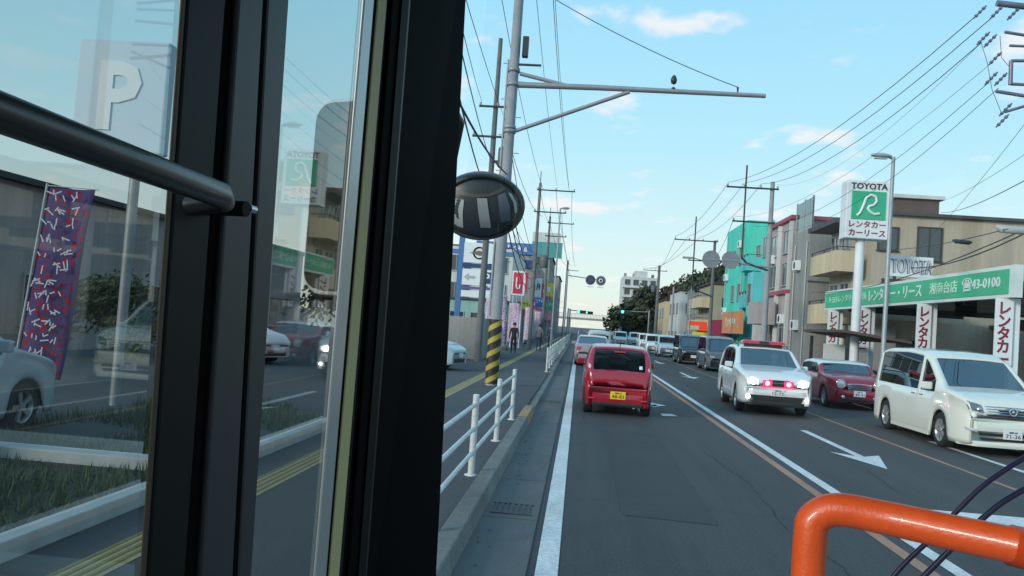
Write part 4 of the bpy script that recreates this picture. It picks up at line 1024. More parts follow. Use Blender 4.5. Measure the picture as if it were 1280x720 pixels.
zc = (za+zb_)/2; MB().poly([(mx_-.75,44.92,zc),(mx_-.5,44.92,zc+.18),(mx_-.5,44.92,zc+.07),(mx_-.15,44.92,zc+.07),(mx_-.15,44.92,zc-.07),(mx_-.5,44.92,zc-.07),(mx_-.5,44.92,zc-.18)], (0,.02,0)).build('arrow', mat('arrow_grey',(.4,.42,.45),.5), q)
bd('purple_strip', 359, 362, mat('strip_purple',(.12,.1,.25),.5)); bd('lower_board', 364, 372, WHITE)
shift(b)
p = atY(648, 354, 58)
b = empty('red_letter_sign', (p.x, 58, 0), 'narrow white pole sign with red panel and hook shaped white letter', 'sign')
MB().box(p.x-.45,p.x+.45,58,58.25,p.z-.85,p.z+.85).build('sign_box', WHITE, b); MB().box(p.x-.36,p.x+.30,57.97,57.998,p.z-.72,p.z+.74).build('red_panel', REDS, b)
MB().tube([(p.x-.12,57.95,p.z+.4),(p.x-.12,57.95,p.z-.25),(p.x-.02,57.95,p.z-.4),(p.x+.12,57.95,p.z-.35),(p.x+.12,57.95,p.z-.1)], .06, 6).build('letter', WHITE, b)
for dx in (-.3,.3): MB().tube([(p.x+dx,58.1,.1),(p.x+dx,58.1,p.z-.85)], .05, 8).build('sign_leg', WHITE, b)
shift(b)
b = empty('red_shop_awning', (-5.6, 92, 0), 'long red and white lettered shop awning low along the left shops', 'awning')
MB().box(-6.6,-5.6,88,180,2.6,4.1).build('awning_fascia', PINK, b); strokes(b, '+x', -5.58, 90, 170, 2.9, 3.8, 14, WHITE)
for yy in (88.2, 110, 132, 154, 178): MB().tube([(-5.75,yy,.1),(-5.75,yy,2.6)], .06, 6).build('awning_post', WHITEM, b)
shift(b)
PS = [(-5.0,70,5.2,.9,1.6,REDS,'red projecting box sign above the teal shop corner'),(-5.3,84,3.6,1.2,.9,YELLOW,'yellow projecting sign low beside the office block'),(-5.2,98,6.0,1.0,2.2,WHITE,'white vertical projecting sign beyond the office block'),
      (-5.3,108,4.6,1.1,1.3,BLUE,'blue projecting sign in front of the large grey shop'),(-5.2,124,6.6,1.4,2.4,PINK,'pink vertical sign high on the large grey shop'),(-5.1,140,5.0,1.6,1.6,GREEN,'green projecting sign farthest along the left shops'),(-5.9,56,3.9,1.5,1.0,WHITE,'wide white low board left of the red pole sign')]
for (x, y, z, w_, h_, m_, l_) in PS:
    b = empty('projecting_sign', (x, y, .1), l_, 'sign', 'projecting signs along the left shops')
    MB().box(-w_/2,w_/2,0,.25,z-h_/2,z+h_/2).build('sign_box', m_, b, bevel=.02)
    MB().tube([(-w_/2+.1,.12,0),(-w_/2+.1,.12,z-h_/2)], .05, 8).build('sign_post', STEEL, b)
    strokes(b, '-y', -.002, -w_*.38, w_*.38, z-h_*.12, z+h_*.25, 3, INK if m_ in (WHITE, YELLOW) else WHITE, seed=int(y))
p = atY(686, 362, 100)
b = empty('yellow_sign', (p.x, 100, 0), 'small yellow box sign high on a thin post left of the lamp', 'sign')
MB().box(p.x-.6,p.x+.6,100,100.3,p.z-.8,p.z+.8).build('sign_box', YELLOW, b); MB().box(p.x-.2,p.x+.2,99.97,99.999,p.z-.3,p.z+.3).build('panel', WHITE, b); MB().tube([(p.x,100.15,.1),(p.x,100.15,p.z-.8)], .08, 8).build('sign_post', STEEL, b); shift(b)
# white box P sign seen at top left through the door pane
p = atX(150, 120, -7.5)
b = empty('parking_sign', (p.x, p.y, 0), 'large pale box sign with letter P at the upper left pane', 'sign')
MB().box(p.x-.75,p.x+.75,p.y,p.y+.25,p.z-.9,p.z+.9).build('sign_box', mat('sign_pale_blue',(.5,.62,.72),.5), b, bevel=.03)
lettering('P', .7, 1.1, (p.x, p.y-.015, p.z), WHITE, b, '-y', offs=.03, depth=.02)
MB().tube([(p.x+.3,p.y+.12,.1),(p.x+.3,p.y+.12,p.z-.9)], .08, 10).build('sign_post', STEEL, b); shift(b)

# ---- banner flags
def flagmat(name, c1, c2):
    m = mat(name, c1, .8); t = m.node_tree; b_ = t.nodes['Principled BSDF']
    cc = t.nodes.new('ShaderNodeTexCoord'); mp_ = t.nodes.new('ShaderNodeMapping'); mp_.inputs['Scale'].default_value = (3.2,3.2,2.6); t.links.new(cc.outputs['Object'], mp_.inputs[0])
    v = t.nodes.new('ShaderNodeTexVoronoi'); v.inputs['Scale'].default_value = 3.0; v.feature = 'DISTANCE_TO_EDGE'; t.links.new(mp_.outputs[0], v.inputs[0])
    r = t.nodes.new('ShaderNodeValToRGB'); r.color_ramp.interpolation = 'CONSTANT'; r.color_ramp.elements[0].color = (*c2, 1); r.color_ramp.elements[1].position = .20; r.color_ramp.elements[1].color = (*c1, 1)
    t.links.new(v.outputs[0], r.inputs[0]); t.links.new(r.outputs[0], b_.inputs['Base Color']); return m
FM = flagmat('flag_print', (.32,.0,.03), (.07,.05,.16)); FM2 = flagmat('flag_print_pink', (.5,.1,.25), (.6,.5,.6))
def flag(x, y, h, w, m, label, seed, lean=0.0, z=.1, txt=None):
    r0 = empty('banner_flag', (x, y, z), label, 'banner flag', 'tall banner flags on the left forecourt')
    MB().tube([(0,0,0),(lean*h,0,h)], .016, 8).tube([(lean*h,0,h-.03),(lean*h+w*1.05,0,h-.05)], .008, 6).build('flag_pole', WHITEM, r0)
    c_ = MB(); rn = random.Random(seed); n = 18; ph = rn.uniform(0,6); vs = []
    for i in range(n+1):
        v_ = i/n; zz = h-.06-v_*(h-.55)
        for j in range(7):
            u = j/6; vs.append((lean*zz+.02+u*w*(1-.10*v_*math.sin(ph)), .05*math.sin(5*v_+3*u+ph)*u+.03*math.sin(11*u+ph), zz))
    c_.add(vs, [(i*7+j, i*7+j+1, (i+1)*7+j+1, (i+1)*7+j) for i in range(n) for j in range(6)], True)
    fo = c_.build('banner', m, r0); s_ = fo.modifiers.new('solid','SOLIDIFY'); s_.thickness = .004
    MB().lathe([(.16,0),(.16,.05),(.04,.1),(.03,.3)], (0,0,0), n=12).build('base_weight', PLASB, r0)
    if txt == 'glyphs':
        gm = MB(); rn2 = random.Random(4)
        for row in range(13):
            for _ in range(8):
                zc = h*.94-row*(h*.062); u_ = rn2.uniform(.02,.68)*w; x_o = lean*zc+.02
                a_ = rn2.uniform(-1.7, 1.7); l_ = rn2.uniform(.05,.13); t_ = .009; cx3 = x_o+u_+w*.12; cz3 = zc+rn2.uniform(-.03,.07)
                dx, dz = math.cos(a_)*l_/2, math.sin(a_)*l_/2; nx, nz = -math.sin(a_)*t_, math.cos(a_)*t_; yy = -.118-.002*_
                gm.poly([(cx3-dx-nx,yy,cz3-dz-nz),(cx3+dx-nx,yy,cz3+dz-nz),(cx3+dx+nx,yy,cz3+dz+nz),(cx3-dx+nx,yy,cz3-dz+nz)], (0,.0015,0))
        gm.build('banner_glyphs', mat('flag_white',(.6,.6,.68),.7), r0)
    elif txt: lettering(txt, w*.62, h*.62, (lean*h*.6+w*.5, -.075, h*.56), mat('flag_ink',(.05,.08,.25),.6), r0, '-y', vertical=True, offs=.02, depth=.004)
    return r0
flag(-7.95, 11.3, 3.25, .74, FM, 'tall tilted red and white banner seen through the left door pane', 1, .09, txt='glyphs')
FX = [(-4.9,43.5,'pink and white banner in front of the grey wall end'),(-4.4,52,'pink banner standing beside the narrow red pole sign'),(-4.7,58.5,'pink banner second from the red pole sign'),(-4.5,72,'pink banner at the teal shop corner'),(-4.6,92,'small distant pink banner by the office block'),(-4.0,38.5,'pink banner leaning at the near end of the grey wall'),(-4.1,63,'pink banner between the red pole sign and the teal shop'),(-4.3,80,'faded pink banner just past the teal shop')]
for i, (x, y, l_) in enumerate(FX): flag(x, y, 3.0, .6, FM2, l_, 5+i)

# ------------------------------------------------------------------ poles, lamps, signals
def insul(m, x, y, z): m.lathe([(.03,0),(.055,.03),(.03,.06),(.055,.09),(.03,.13),(.0001,.15)], (x,y,z), n=8)
def upole(name, x, y, h, label, group, m=POLEC, r0=.17, r1=.10, arms=(), trans=None, lean=(0,0), base=.1, tip=0):
    r = empty(name, (x, y, base), label, 'utility pole', group)
    MB().tube([(0,0,-.1),(lean[0],lean[1],h)], [r0, r1], 16).build('shaft', m, r)
    if tip: MB().tube([(lean[0],lean[1],h),(lean[0],lean[1],h+tip)], .03, 6).build('finial', DARK, r)
    for (z, xa, xb, n) in arms:
        a = MB().box(xa, xb, -.17, -.09, z-.04, z+.04).build('crossarm', DARK, r)
        for k_ in range(n):
            q = MB(); xx = xa+.06+(xb-xa-.12)*k_/max(n-1,1); insul(q, xx, -.13, z+.04); q.build('insulator', CERAM, a)
    if trans:
        z, dx = trans
        t_ = MB().lathe([(.0001,.9),(.22,.88),(.27,.8),(.27,.06),(.22,0),(.0001,0)], (dx,-.05,z), n=18).build('transformer', mat('transformer_grey',(.12,.12,.13),.6,noise=.15), r)
        MB().box(min(0,dx), max(0,dx), -.1,.0, z+.2, z+.3).build('bracket', DARK, r)
    return r
GP = 'utility poles on the left pavement'
# main pole with striped guard and cantilever arm
MX, MY = -2.28, 22.9
r = upole('utility_pole', MX, MY, 14.2, 'thick pale pole with yellow black striped foot and long arm over the road', GP, POLEC, .165, .12, arms=((11.9,-.9,.9,3),(13.2,-1.0,1.0,3)))
sg = MB().lathe([(.178,0),(.176,1.75)], (0,0,.05), n=24).build('striped_guard', None or mat('guard_black',(.02,.02,.02),.6), r)
YL = mat('guard_yellow', (.40,.30,.05), .6, noise=.2)
st = MB(); nH = 40
for k_ in range(7):
    vs = []
    for i in range(nH+1):
        a = math.pi*2*i/nH*1.0; zz = -.35+k_*.36+.62*i/nH
        for dz in (0, .15):
            z2 = min(max(zz+dz, .06), 1.79); vs.append((.183*math.cos(a), .183*math.sin(a), z2))
    st.add(vs, [(2*i, 2*i+2, 2*i+3, 2*i+1) for i in range(nH)], True)
st.build('yellow_stripes', YL, r)
pa = atY(957, 120, MY-.0); ax = pa.x-MX; az = pa.z-.1
pj = atY(645, 106, MY); az0 = pj.z-.1
arm = MB().tube([(0,0,az0),(ax*.35,0,az0+.03),(ax,0,az)], [.085,.08,.06], 12).build('cantilever_arm', mat('arm_grey',(.32,.33,.36),.45,.4,noise=.1), r)
pb = atY(643, 164, MY); pc = atY(787, 113, MY)
MB().tube([(pb.x-MX,0,pb.z-.1),(pc.x-MX,0,pc.z-.1-.04)], .055, 10).build('arm_strut', MATS['arm_grey'], r)
pb = atY(650, 92, MY); pc = atY(708, 107, MY)
MB().tube([(pb.x-MX,0,pb.z-.1),(pc.x-MX,0,pc.z-.1)], .055, 10).build('arm_strut', MATS['arm_grey'], r)
for zz in (az0, az0-1.2, az0+.4, 7.0, 5.0): MB().lathe([(.14,0),(.172,0),(.172,.1),(.14,.1)], (0,0,zz-.05), n=16).build('clamp_band', STEEL, r)
pq = atY(842, 106, MY); MB().lathe([(.0001,.0),(.07,.04),(.09,.14),(.05,.24),(.0001,.28)], (pq.x-MX,0,pq.z-.1), n=10).lathe([(.0001,.0),(.06,-.04),(.06,-.14),(.0001,-.2)], (pq.x-MX,0,pq.z-.15), n=10).build('arm_clamp', DARK, r)
pq2 = atY(922, 116, MY); MB().lathe([(.02,0),(.03,.15),(.0001,.17)], (pq2.x-MX,0,pq2.z-.1), n=8).build('wire_anchor', DARK, r)
MB().box(.20,.36,-.12,.10,9.1,9.65).build('cable_box', DARK, r); MB().box(.1,.75,-.06,.0,8.85,8.90).build('bracket', DARK, r)
for k_ in range(14): MB().tube([((-1)**k_*.15,0,2.4+.5*k_),((-1)**k_*.30,0,2.4+.5*k_)], .012, 5).build('climbing_peg', STEEL, r)
MB().tube([(-.19,-.05,1.9),(-.17,-.05,9)], .03, 6).build('conduit', STEEL, r)
# other left poles
P2 = (-4.2, 35.5)
upole('utility_pole', *P2, 13.9, 'dark slender pole just left of the pale arm-bearing pole', GP, POLED, .16, .09, arms=((10.9,-.7,.9,3),(9.6,-.9,.5,2)), trans=(8.3,.52))
P3 = (-3.3, 57); upole('utility_pole', *P3, 11.4, 'thin pole third from the bus on the left pavement', GP, POLED, .15, .09, arms=((10.9,-.2,2.4,3),(9.4,-.3,1.9,2)), trans=(5.6,.6), tip=.8)
P4 = (-3.3, 76); upole('utility_pole', *P4, 11.6, 'thin pole fourth from the bus, left of the street lamp', GP, POLED, .15, .09, arms=((11.0,-.2,2.2,3),(9.8,-.3,1.6,2)), tip=.8)
P5 = (-2.2, 118); upole('utility_pole', *P5, 11.0, 'distant pole with a small camera left of the round road signs', GP, POLED, .2, .13, arms=((9.6,.2,1.6,1),))
def lamp(name, x, y, h, side, label, grp='street lamps', base=.1, m=STEEL):
    r = empty(name, (x,y,base), label, 'street lamp', grp)
    MB().tube([(0,0,0),(0,0,1.4),(0,0,1.45),(0,0,h)], [.095,.09,.075,.055], 14).build('column', m, r)
    MB().lathe([(.16,0),(.16,.03),(.1,.05)], (0,0,0), n=12).build('base_plate', m, r)
    s_ = side
    MB().tube([(0,0,h-.05),(s_*.15,0,h+.0)], .045, 10).build('lamp_arm', m, r)
    hd = MB(); n = 10; vs = []
    for i in range(n+1):
        u = i/n; w_ = .15*math.sin(math.pi*min(max(.12+u*.8,0),1))**.6; hh = .085*math.sin(math.pi*(.12+u*.8))**.7
        for k_ in range(10):
            a = 2*math.pi*k_/10; vs.append((s_*(.08+u*.62), w_*math.cos(a), h+.02+u*.02+hh*math.sin(a)))
    hd.add(vs, [(i*10+k_, i*10+(k_+1)%10, (i+1)*10+(k_+1)%10, (i+1)*10+k_) for i in range(n) for k_ in range(10)], True)
    hd.add(vs[:10], [tuple(range(10))]); hd.add(vs[-10:], [tuple(range(10))])
    ho = hd.build('lamp_head', mat('lamp_grey',(.42,.42,.44),.4,.2), r)
    MB().box(*sorted((s_*.2, s_*.6)), -.09,.09, h-.075,h-.055).build('lamp_lens', mat('lamp_lens',(.6,.62,.6),.2), ho)
    return r
lamp('street_lamp', 9.62, 27.5, atY(1112,195,27.5).z-.13, -1, 'tall grey street lamp in front of the green emblem sign')
lamp('street_lamp', -1.95, 61, 10.3, 1, 'grey street lamp rising from the left barred fence')
# left far mast with two round signs
r = empty('sign_mast', (-1.35, 75, .1), 'thin mast with two round signs hanging over the lane ahead', 'road sign')
MB().tube([(0,0,0),(0,0,6.7)], [.1,.07], 10).build('mast', STEEL, r)
s1 = atY(738, 350, 75); s2 = atY(751, 351, 75)
MB().tube([(0,0,6.3),(s2.x+1.35+.3,0,s2.z-.1)], .045, 8).build('mast_arm', STEEL, r)
for q in (s1, s2):
    o = MB().disc((q.x+1.35,-.1,q.z-.1), .44, 'y', .05, 24).build('sign_disc', mat('sign_back_blue',(.05,.06,.12),.5), r)
    MB().lathe([(.33,-.03),(.44,-.03),(.44,.0),(.33,.0)], (q.x+1.35,-.14,q.z-.1), 'y', 24).build('sign_rim', mat('sign_rim_slate',(.08,.07,.10),.5) if q is s1 else mat('sign_rim_grey',(.20,.21,.23),.5), o)
    MB().box(q.x+1.05,q.x+1.65,-.12,-.08,q.z-.75,q.z-.62).build('sub_plate', WHITE, r)
MB().lathe([(.12,-.02),(.2,-.02),(.2,0),(.12,0)], (s2.x+1.35,-.16,s2.z-.1), 'y', 18).build('sign_mark', WHITE, r)
# gantry arm signs right, seen from behind
gx, gy = atX(960, 330, 9.65).x, atX(960, 330, 9.65).y
r = upole('utility_pole', gx, gy, 10.1, 'right-hand pole carrying two grey round sign backs', 'utility poles on the right pavement', POLEC, .17, .11, arms=((9.7,-2.4,.3,4),(7.9,-2.0,.2,2)), base=.12)
MB().tube([(-1.4,-.1,6.0),(-1.4,-.1,10.9)], .045, 8).build('riser', DARK, r); MB().tube([(-1.4,-.1,6.0),(-1.1,-.1,5.7),(0,-.1,5.4)], .06, 8).build('riser', DARK, r)
s1 = atY(913, 325, gy-.3); s2 = atY(889, 324, gy-.3)
MB().tube([(0,-.1,s1.z-.35),(s2.x-gx-.3,-.1,s2.z-.12)], .05, 8).build('sign_arm', STEEL, r)
for q in (s1, s2):
    o = MB().disc((q.x-gx,-.3,q.z-.12), .46, 'y', .03, 28).build('sign_disc', mat('sign_back_grey',(.24,.25,.27),.5,.3,noise=.1), r)
    MB().box(q.x-gx-.4,q.x-gx+.4,-.34,-.317,q.z-.16,q.z-.10).build('stiffener', STEEL, o)
# convex traffic mirror post
r = empty('mirror_post', (10.0, 78, .12), 'slim post with small round sign before the olive flats', 'road sign')
MB().tube([(0,0,0),(0,0,6.2)], .07, 8).build('post', STEEL, r); MB().disc((0,-.1,5.5), .35, 'y', .05, 18).build('sign_disc', MATS['sign_back_grey'], r)
R2 = (atX(880, 330, 9.65).x, 63)
r = upole('utility_pole', 9.65, 63.5, 8.9, 'right-hand pole with lamp left of the turquoise building', 'utility poles on the right pavement', POLED, .16, .1, arms=((8.8,-3.0,.2,4),(7.3,-1.9,.1,2)), base=.12)
MB().tube([(-1.5,-.1,5.2),(-1.5,-.1,10.6)], .05, 8).build('riser', DARK, r); MB().tube([(-1.5,-.1,5.2),(0,-.1,4.7)], .05, 8).build('riser', DARK, r)
MB().tube([(0,0,7.2),(-1.6,0,7.5)], .04, 8).box(-2.3,-1.5,-.12,.12,7.42,7.56).build('lamp_head', STEEL, r)
upole('utility_pole', 9.65, 108, 10.3, 'distant right-hand pole in front of the dark tree', 'utility poles on the right pavement', POLED, .24, .16, arms=((9.6,-2.0,1.0,3),), trans=(6.8,-.6), base=.12)
upole('utility_pole', 9.9, 92, 6.8, 'short slim post between the two far right poles', 'utility poles on the right pavement', POLEC, .12, .09, base=.12)
# near right pole, just outside the frame, its steelwork reaches in
NX, NY = 10.55, 18.4
r = upole('utility_pole', NX, NY, 11.2, 'steel arms and insulators of a pole at the top right corner', 'utility poles on the right pavement', POLEC, .18, .13, arms=(), base=.12)
def W(x, y, Y=NY): q = atY(x, y, Y); return (q.x-NX, q.y-NY, q.z-.12)
STV = mat('steel_violet', (.20,.20,.27), .5, .4, noise=.2)
for a, b2, rr_ in (((1246,4),(1330,14),.07),((1256,40),(1330,52),.035),((1262,57),(1330,60),.03),((1264,76),(1330,76),.035),((1264,105),(1330,108),.035),((1245,114),(1330,128),.04),((1264,76),(1263,106),.045),((1256,140),(1330,118),.03)):
    MB().tube([W(*a), W(*b2)], rr_, 8).build('crossarm', STV, r)
for a in ((1224,16),(1245,16),(1266,18),(1237,52),(1228,49),(1243,74),(1238,99),(1250,100),(1256,138),(1252,152)):
    pth = [Vector(W(a[0]-6, a[1]+6)), Vector(W(a[0]+8, a[1]-8))]
    q = MB(); n = 7
    for k_ in range(n):
        c0_ = pth[0].lerp(pth[1], k_/(n-1)); dr = (pth[1]-pth[0]).normalized()*.02
        q.tube([c0_-dr, c0_+dr], .035 if k_ % 2 else .018, 8)
    q.tube(pth, .014, 6); q.build('insulator', STV, r)
MB().tube([W(1226,52),W(1234,78),W(1240,112),W(1252,142)], .006, 5).build('jumper_wire', WIREM, r)
MB().tube([W(1250,45),W(1252,72),W(1262,84)], .006, 5).build('jumper_wire', WIREM, r)

# traffic signals far ahead
def signal(x, y, label, base_x, col=(.05,1,.45), on=0, Y=100, group='traffic signals at the far junction', arm=True):
    q = atY(x, y, Y); r = empty('traffic_signal', (base_x, Y, .1), label, 'traffic signal', group)
    MB().tube([(0,0,0),(0,0,q.z+.3)], .1, 8).build('mast', STEEL, r); MB().tube([(0,0,q.z+.1),(q.x-base_x,0,q.z)], .05, 8).build('mast_arm', STEEL, r)
    xx = q.x-base_x; bx_ = MB().box(xx-.62,xx+.62,-.15,.12,q.z-.32,q.z+.12).build('signal_housing', mat('signal_dark',(.05,.09,.08),.5), r, bevel=.05)
    for k_ in range(3):
        lit = k_ == on
        MB().disc((xx-.4+.4*k_,-.17,q.z-.1), .16, 'y', .03, 16).build('signal_lamp', mat('green_lamp_lit', col, .4, emit=col, estr=6) if lit else mat('lamp_off',(.02,.02,.02),.3), bx_)
signal(782, 390, 'green lit signal on the right of the far junction', 8.9, Y=110)
signal(727, 390, 'green lit signal over the near lane at the far junction', -1.6, Y=112)
signal(736, 391, 'second small signal just right of the overlane one', -1.5, Y=125, on=0)
# far footbridge
b = empty('footbridge', (0, 175, 0), 'long grey footbridge crossing the road in the distance', 'footbridge')
MB().box(-12,22,175,178,4.4,5.1).build('deck', CONCW, b)
m_ = MB(); xx = -12
while xx < 22: m_.box(xx,xx+.12,174.9,174.98,5.1,6.3); xx += .5
m_.box(-12,22,174.88,174.99,6.3,6.4); m_.build('railing', STEEL, b)
for xx in (-9,-3.4,11.2,20): MB().box(xx-.4,xx+.4,175.5,177.5,0,4.4).build('pier', CONCW, b)
shift(b, 110)

# ------------------------------------------------------------------ cables
CNT = [0]
def wire(p0, p1, sag=.4, r_=.014, label='cable', group='overhead cables', m=WIREM, n=12):
    a, b2 = Vector(p0), Vector(p1); pts = []
    for i in range(n+1):
        u = i/n; q = a.lerp(b2, u); q.z -= sag*4*u*(1-u); pts.append(q)
    MB().tube(pts, r_, 5, caps=False).build('overhead_cable', m, label=label, cat='cable', group=group)
ORD = ['first','second','third','fourth','fifth','sixth','seventh','eighth']
# right: from near pole steelwork to gantry pole
ends = [(-2.3,9.86),(-1.5,9.86),(-.6,9.86),(.2,9.86),(-1.9,8.05),(-.9,7.6),(.1,7.4)]
starts = [(1220,20),(1240,22),(1226,54),(1228,52),(1238,80),(1235,104),(1248,110)]
for i, (s_, e_) in enumerate(zip(starts, ends)):
    q = atY(s_[0], s_[1], NY); thick = (.010,.010,.010,.004,.005,.007,.007)[i]
    wire(q, (gx+e_[0], gy-.13, e_[1]+.2), .7 if i < 3 else .9, thick, f'overhead cable {["top","second from the top","third from the top","thin fourth from the top","thin fifth from the top","second lowest","lowest"][i]} between the two nearest right-hand poles', 'cables along the right side')
for i, (a, z) in enumerate(((-2.3,9.86),(-1.5,9.86),(-.6,9.86),(-1.9,8.0))):
    wire((gx+a, gy, z+.2), (9.65-2.9+.9*i, 63.5, 9.2 if i < 3 else 7.5), .5, .012, f'{ORD[i]} of the cables sagging from the sign-back pole to the lamp pole behind it', 'cables along the right side')
for i in range(3): wire((9.65-2.9+.9*i, 63.5, 9.2), (9.2-.8*i, 108, 10), .8, .014, f'{ORD[i]} of the distant cables beyond the right-hand lamp pole', 'cables along the right side')
# service drops to the rental building
def pw(x, y, Y): return tuple(atY(x, y, Y))
wire(pw(1300,215,17), pw(1176,266,44), .2, .011, 'thin cable dropping from the right edge to the tan block roof', 'cables along the right side')
wire(pw(1300,282,20), pw(1110,330,40), .5, .02, 'thick dark cable crossing the tan facade above the letter board', 'cables along the right side')
wire(pw(1300,278,20), pw(1015,365,46), .5, .016, 'long dark cable crossing behind the lamp down to the balconies', 'cables along the right side')
wire(pw(1260,286,19.5), pw(1100,312,42), .15, .012, 'thin cable high across the tan facade windows', 'cables along the right side')
wire(pw(1300,130,18), pw(1125,330,38), .3, .006, 'faint thin wire slanting across the sky above the emblem sign', 'cables along the right side')
wire(pw(1300,180,18), pw(1165,255,44), .2, .006, 'faint slack wire above the roof at the right edge', 'cables along the right side')
# splice closure hanging on the cable
q = atY(1265, 287, 20); MB().tube([(q.x-.35,20,q.z+.06),(q.x-.25,20,q.z),(q.x+.35,20,q.z-.02),(q.x+.45,20,q.z+.04)], [.03,.09,.09,.03], 10).build('cable_closure', mat('closure_grey',(.4,.42,.42),.5), label='pale tubular joint box on the cables at the right edge', cat='cable joint')
q = atY(1203, 302, 27); MB().tube([(q.x-.3,27,q.z+.03),(q.x-.2,27,q.z),(q.x+.2,27,q.z-.02),(q.x+.3,27,q.z)], [.02,.07,.07,.02], 10).build('cable_closure', DARK, label='small dark joint box on the cable over the tan facade', cat='cable joint')
# left: cables past the windscreen pillar
LG = 'cables along the left side'
for i, (a, b2, Y1, r1, nm) in enumerate((((575,25),P2,9,.016,'upper black cable from behind the pillar to the dark slender pole'),)): pass
def toward(px, py, Y, tgt, sag, rr_, lab): wire(pw(px, py, Y), tgt, sag, rr_, lab, LG)
toward(560,-40,9,(P2[0]-.6,P2[1]-.13,11.2),.1,.008,'thin high wire at the pillar top to the dark slender pole')
toward(565,-60,12,(P2[0]+.8,P2[1]-.13,9.8),.2,.008,'thin wire crossing left of the dark slender pole')
toward(560,60,12,(P2[0],P2[1]-.2,7.2),.3,.018,'thick black cable from the pillar to the dark slender pole')
toward(560,100,12,(MX,MY-.25,5.9),.15,.022,'thickest black cable sagging above the round mirror')
toward(590,-60,10,(MX-.8,MY-.1,12.2),.05,.007,'thin wire from frame top to the thick pale pole')
toward(560,-10,11,(P2[0],P2[1],8.6),.2,.012,'black cable slanting steeply beside the pillar')
toward(620,-60,11,(MX-.7,MY,13.3),.0,.008,'short wire at frame top left of the thick pole')
for i, z in enumerate((12.0, 11.9)): wire((MX+(-.8,.8)[i], MY-.1, z+.1), (P3[0]+(.2,2.0)[i], P3[1], 11.1), .6, .011, f'{["left","right"][i]} high cable from the thick pale pole to the third pole', LG)
for i, z in enumerate((7.0,5.9,5.5,5.0)):
    wire((MX, MY-.2, z), (P3[0], P3[1]-.1, z-.5), .7+.1*i, .02 if i else .012, f'{ORD[i]} highest of the low black cables between thick pole and third pole', LG)
for i, z in enumerate((9.8,7.2,6.8)): wire((P2[0]+.6, P2[1], z), (P3[0]+.3, P3[1], z-.6), .7, .014, f'{ORD[i]} highest cable between the dark slender pole and third pole', LG)
for i, (dx, z) in enumerate(((2.2,11.1),(1.1,11.1),(0,11.1),(1.6,9.5),(0,6.2),(0,5.4))):
    wire((P3[0]+dx, P3[1], z), (P4[0]+dx*.9, P4[1], z), .5, .014, f'{ORD[i]} cable counted downward between the third and fourth left poles', LG)
    wire((P4[0]+dx*.9, P4[1], z), (P5[0]+dx*.5, P5[1], z-.8), .9, .016, f'{ORD[i]} cable counted downward beyond the fourth left pole', LG)
wire((MX+.2, MY, 11.3), (pq2.x, MY, pq2.z+.15), .18, .012, 'thin guy wire sloping from the thick pole to the arm tip', LG)
for i, (px, y1) in enumerate(((665,-60),(690,-60))): toward(px, y1, 16, (P3[0]+1.2+.8*i, P3[1]-.1, 11.1), .3, .007, f'{["left","right"][i]} thin wire dropping down the sky right of the thick pole')

# ------------------------------------------------------------------ vegetation
LEAFD = mat('leaf_dark', (.045,.06,.028), .7, noise=.45, nscale=.35); LEAFB = mat('leaf_brown', (.07,.055,.035), .8, noise=.4, nscale=.3); BARK = mat('bark', (.06,.05,.04), .9, noise=.3, nscale=5)
def tree(label, x, y, h, w, m, seed, n=2600, leaf=.28, group='trees beyond the junction', cone=.75):
    rn = random.Random(seed); r = empty('broadleaf_tree', (x, y, 0), label, 'tree', group)
    t = MB(); t.tube([(0,0,-.1),(.1,.05,h*.3),(-.05,.1,h*.55),(.1,0,h*.8)], [h*.035,h*.028,h*.018,h*.006], 8)
    cl = []
    for k_ in range(16):
        a = rn.uniform(0, 6.28); z0 = h*rn.uniform(.22,.7); q = w*.5*rn.uniform(.35,.95)*(1-(z0/h)*.4); e = (math.cos(a)*q, math.sin(a)*q, z0+h*rn.uniform(.05,.22))
        t.tube([(0,.05,z0*.9),(e[0]*.5,e[1]*.5,z0*.98+.3),e], [h*.014,h*.009,h*.003], 6); cl.append((Vector(e), w*rn.uniform(.13,.24)))
    cl += [(Vector((rn.uniform(-.12,.12)*w, rn.uniform(-.1,.1)*w, h*rn.uniform(.75,.93))), w*rn.uniform(.12,.2)) for _ in range(6)]
    t.build('trunk', BARK, r)
    c_ = MB()
    for i in range(n):
        ctr, rad = cl[rn.randrange(len(cl))]; d2 = Vector((rn.gauss(0,1), rn.gauss(0,1), rn.gauss(0,.8))).normalized()*rad*rn.uniform(.55,1.1)
        p_ = ctr+d2; nr_ = Vector((rn.uniform(-1,1), rn.uniform(-1,1), rn.uniform(-.3,1))).normalized(); u = nr_.orthogonal().normalized()*leaf*rn.uniform(.6,1.3); v_ = nr_.cross(u).normalized()*leaf*.5
        c_.add([p_-u, p_+v_, p_+u, p_-v_], [(0,1,2,3)])
    c_.build('crown', m, r)
tree('dark round tree right of the green signal under the white tower', 11.2, 146, 9.2, 9.5, LEAFD, 1, 3600, .42)
tree('reddish brown tree beside the distant right-hand pole', 15.2, 140, 9.8, 6.5, LEAFB, 2, 2600, .38)
tree('lower dark tree at the left foot of the round tree', 7.6, 172, 6.2, 6.5, LEAFD, 3, 1800, .42)
tree('small bushy tree under the footbridge end', 12.5, 165, 5.5, 5.5, LEAFD, 4, 1500, .4)
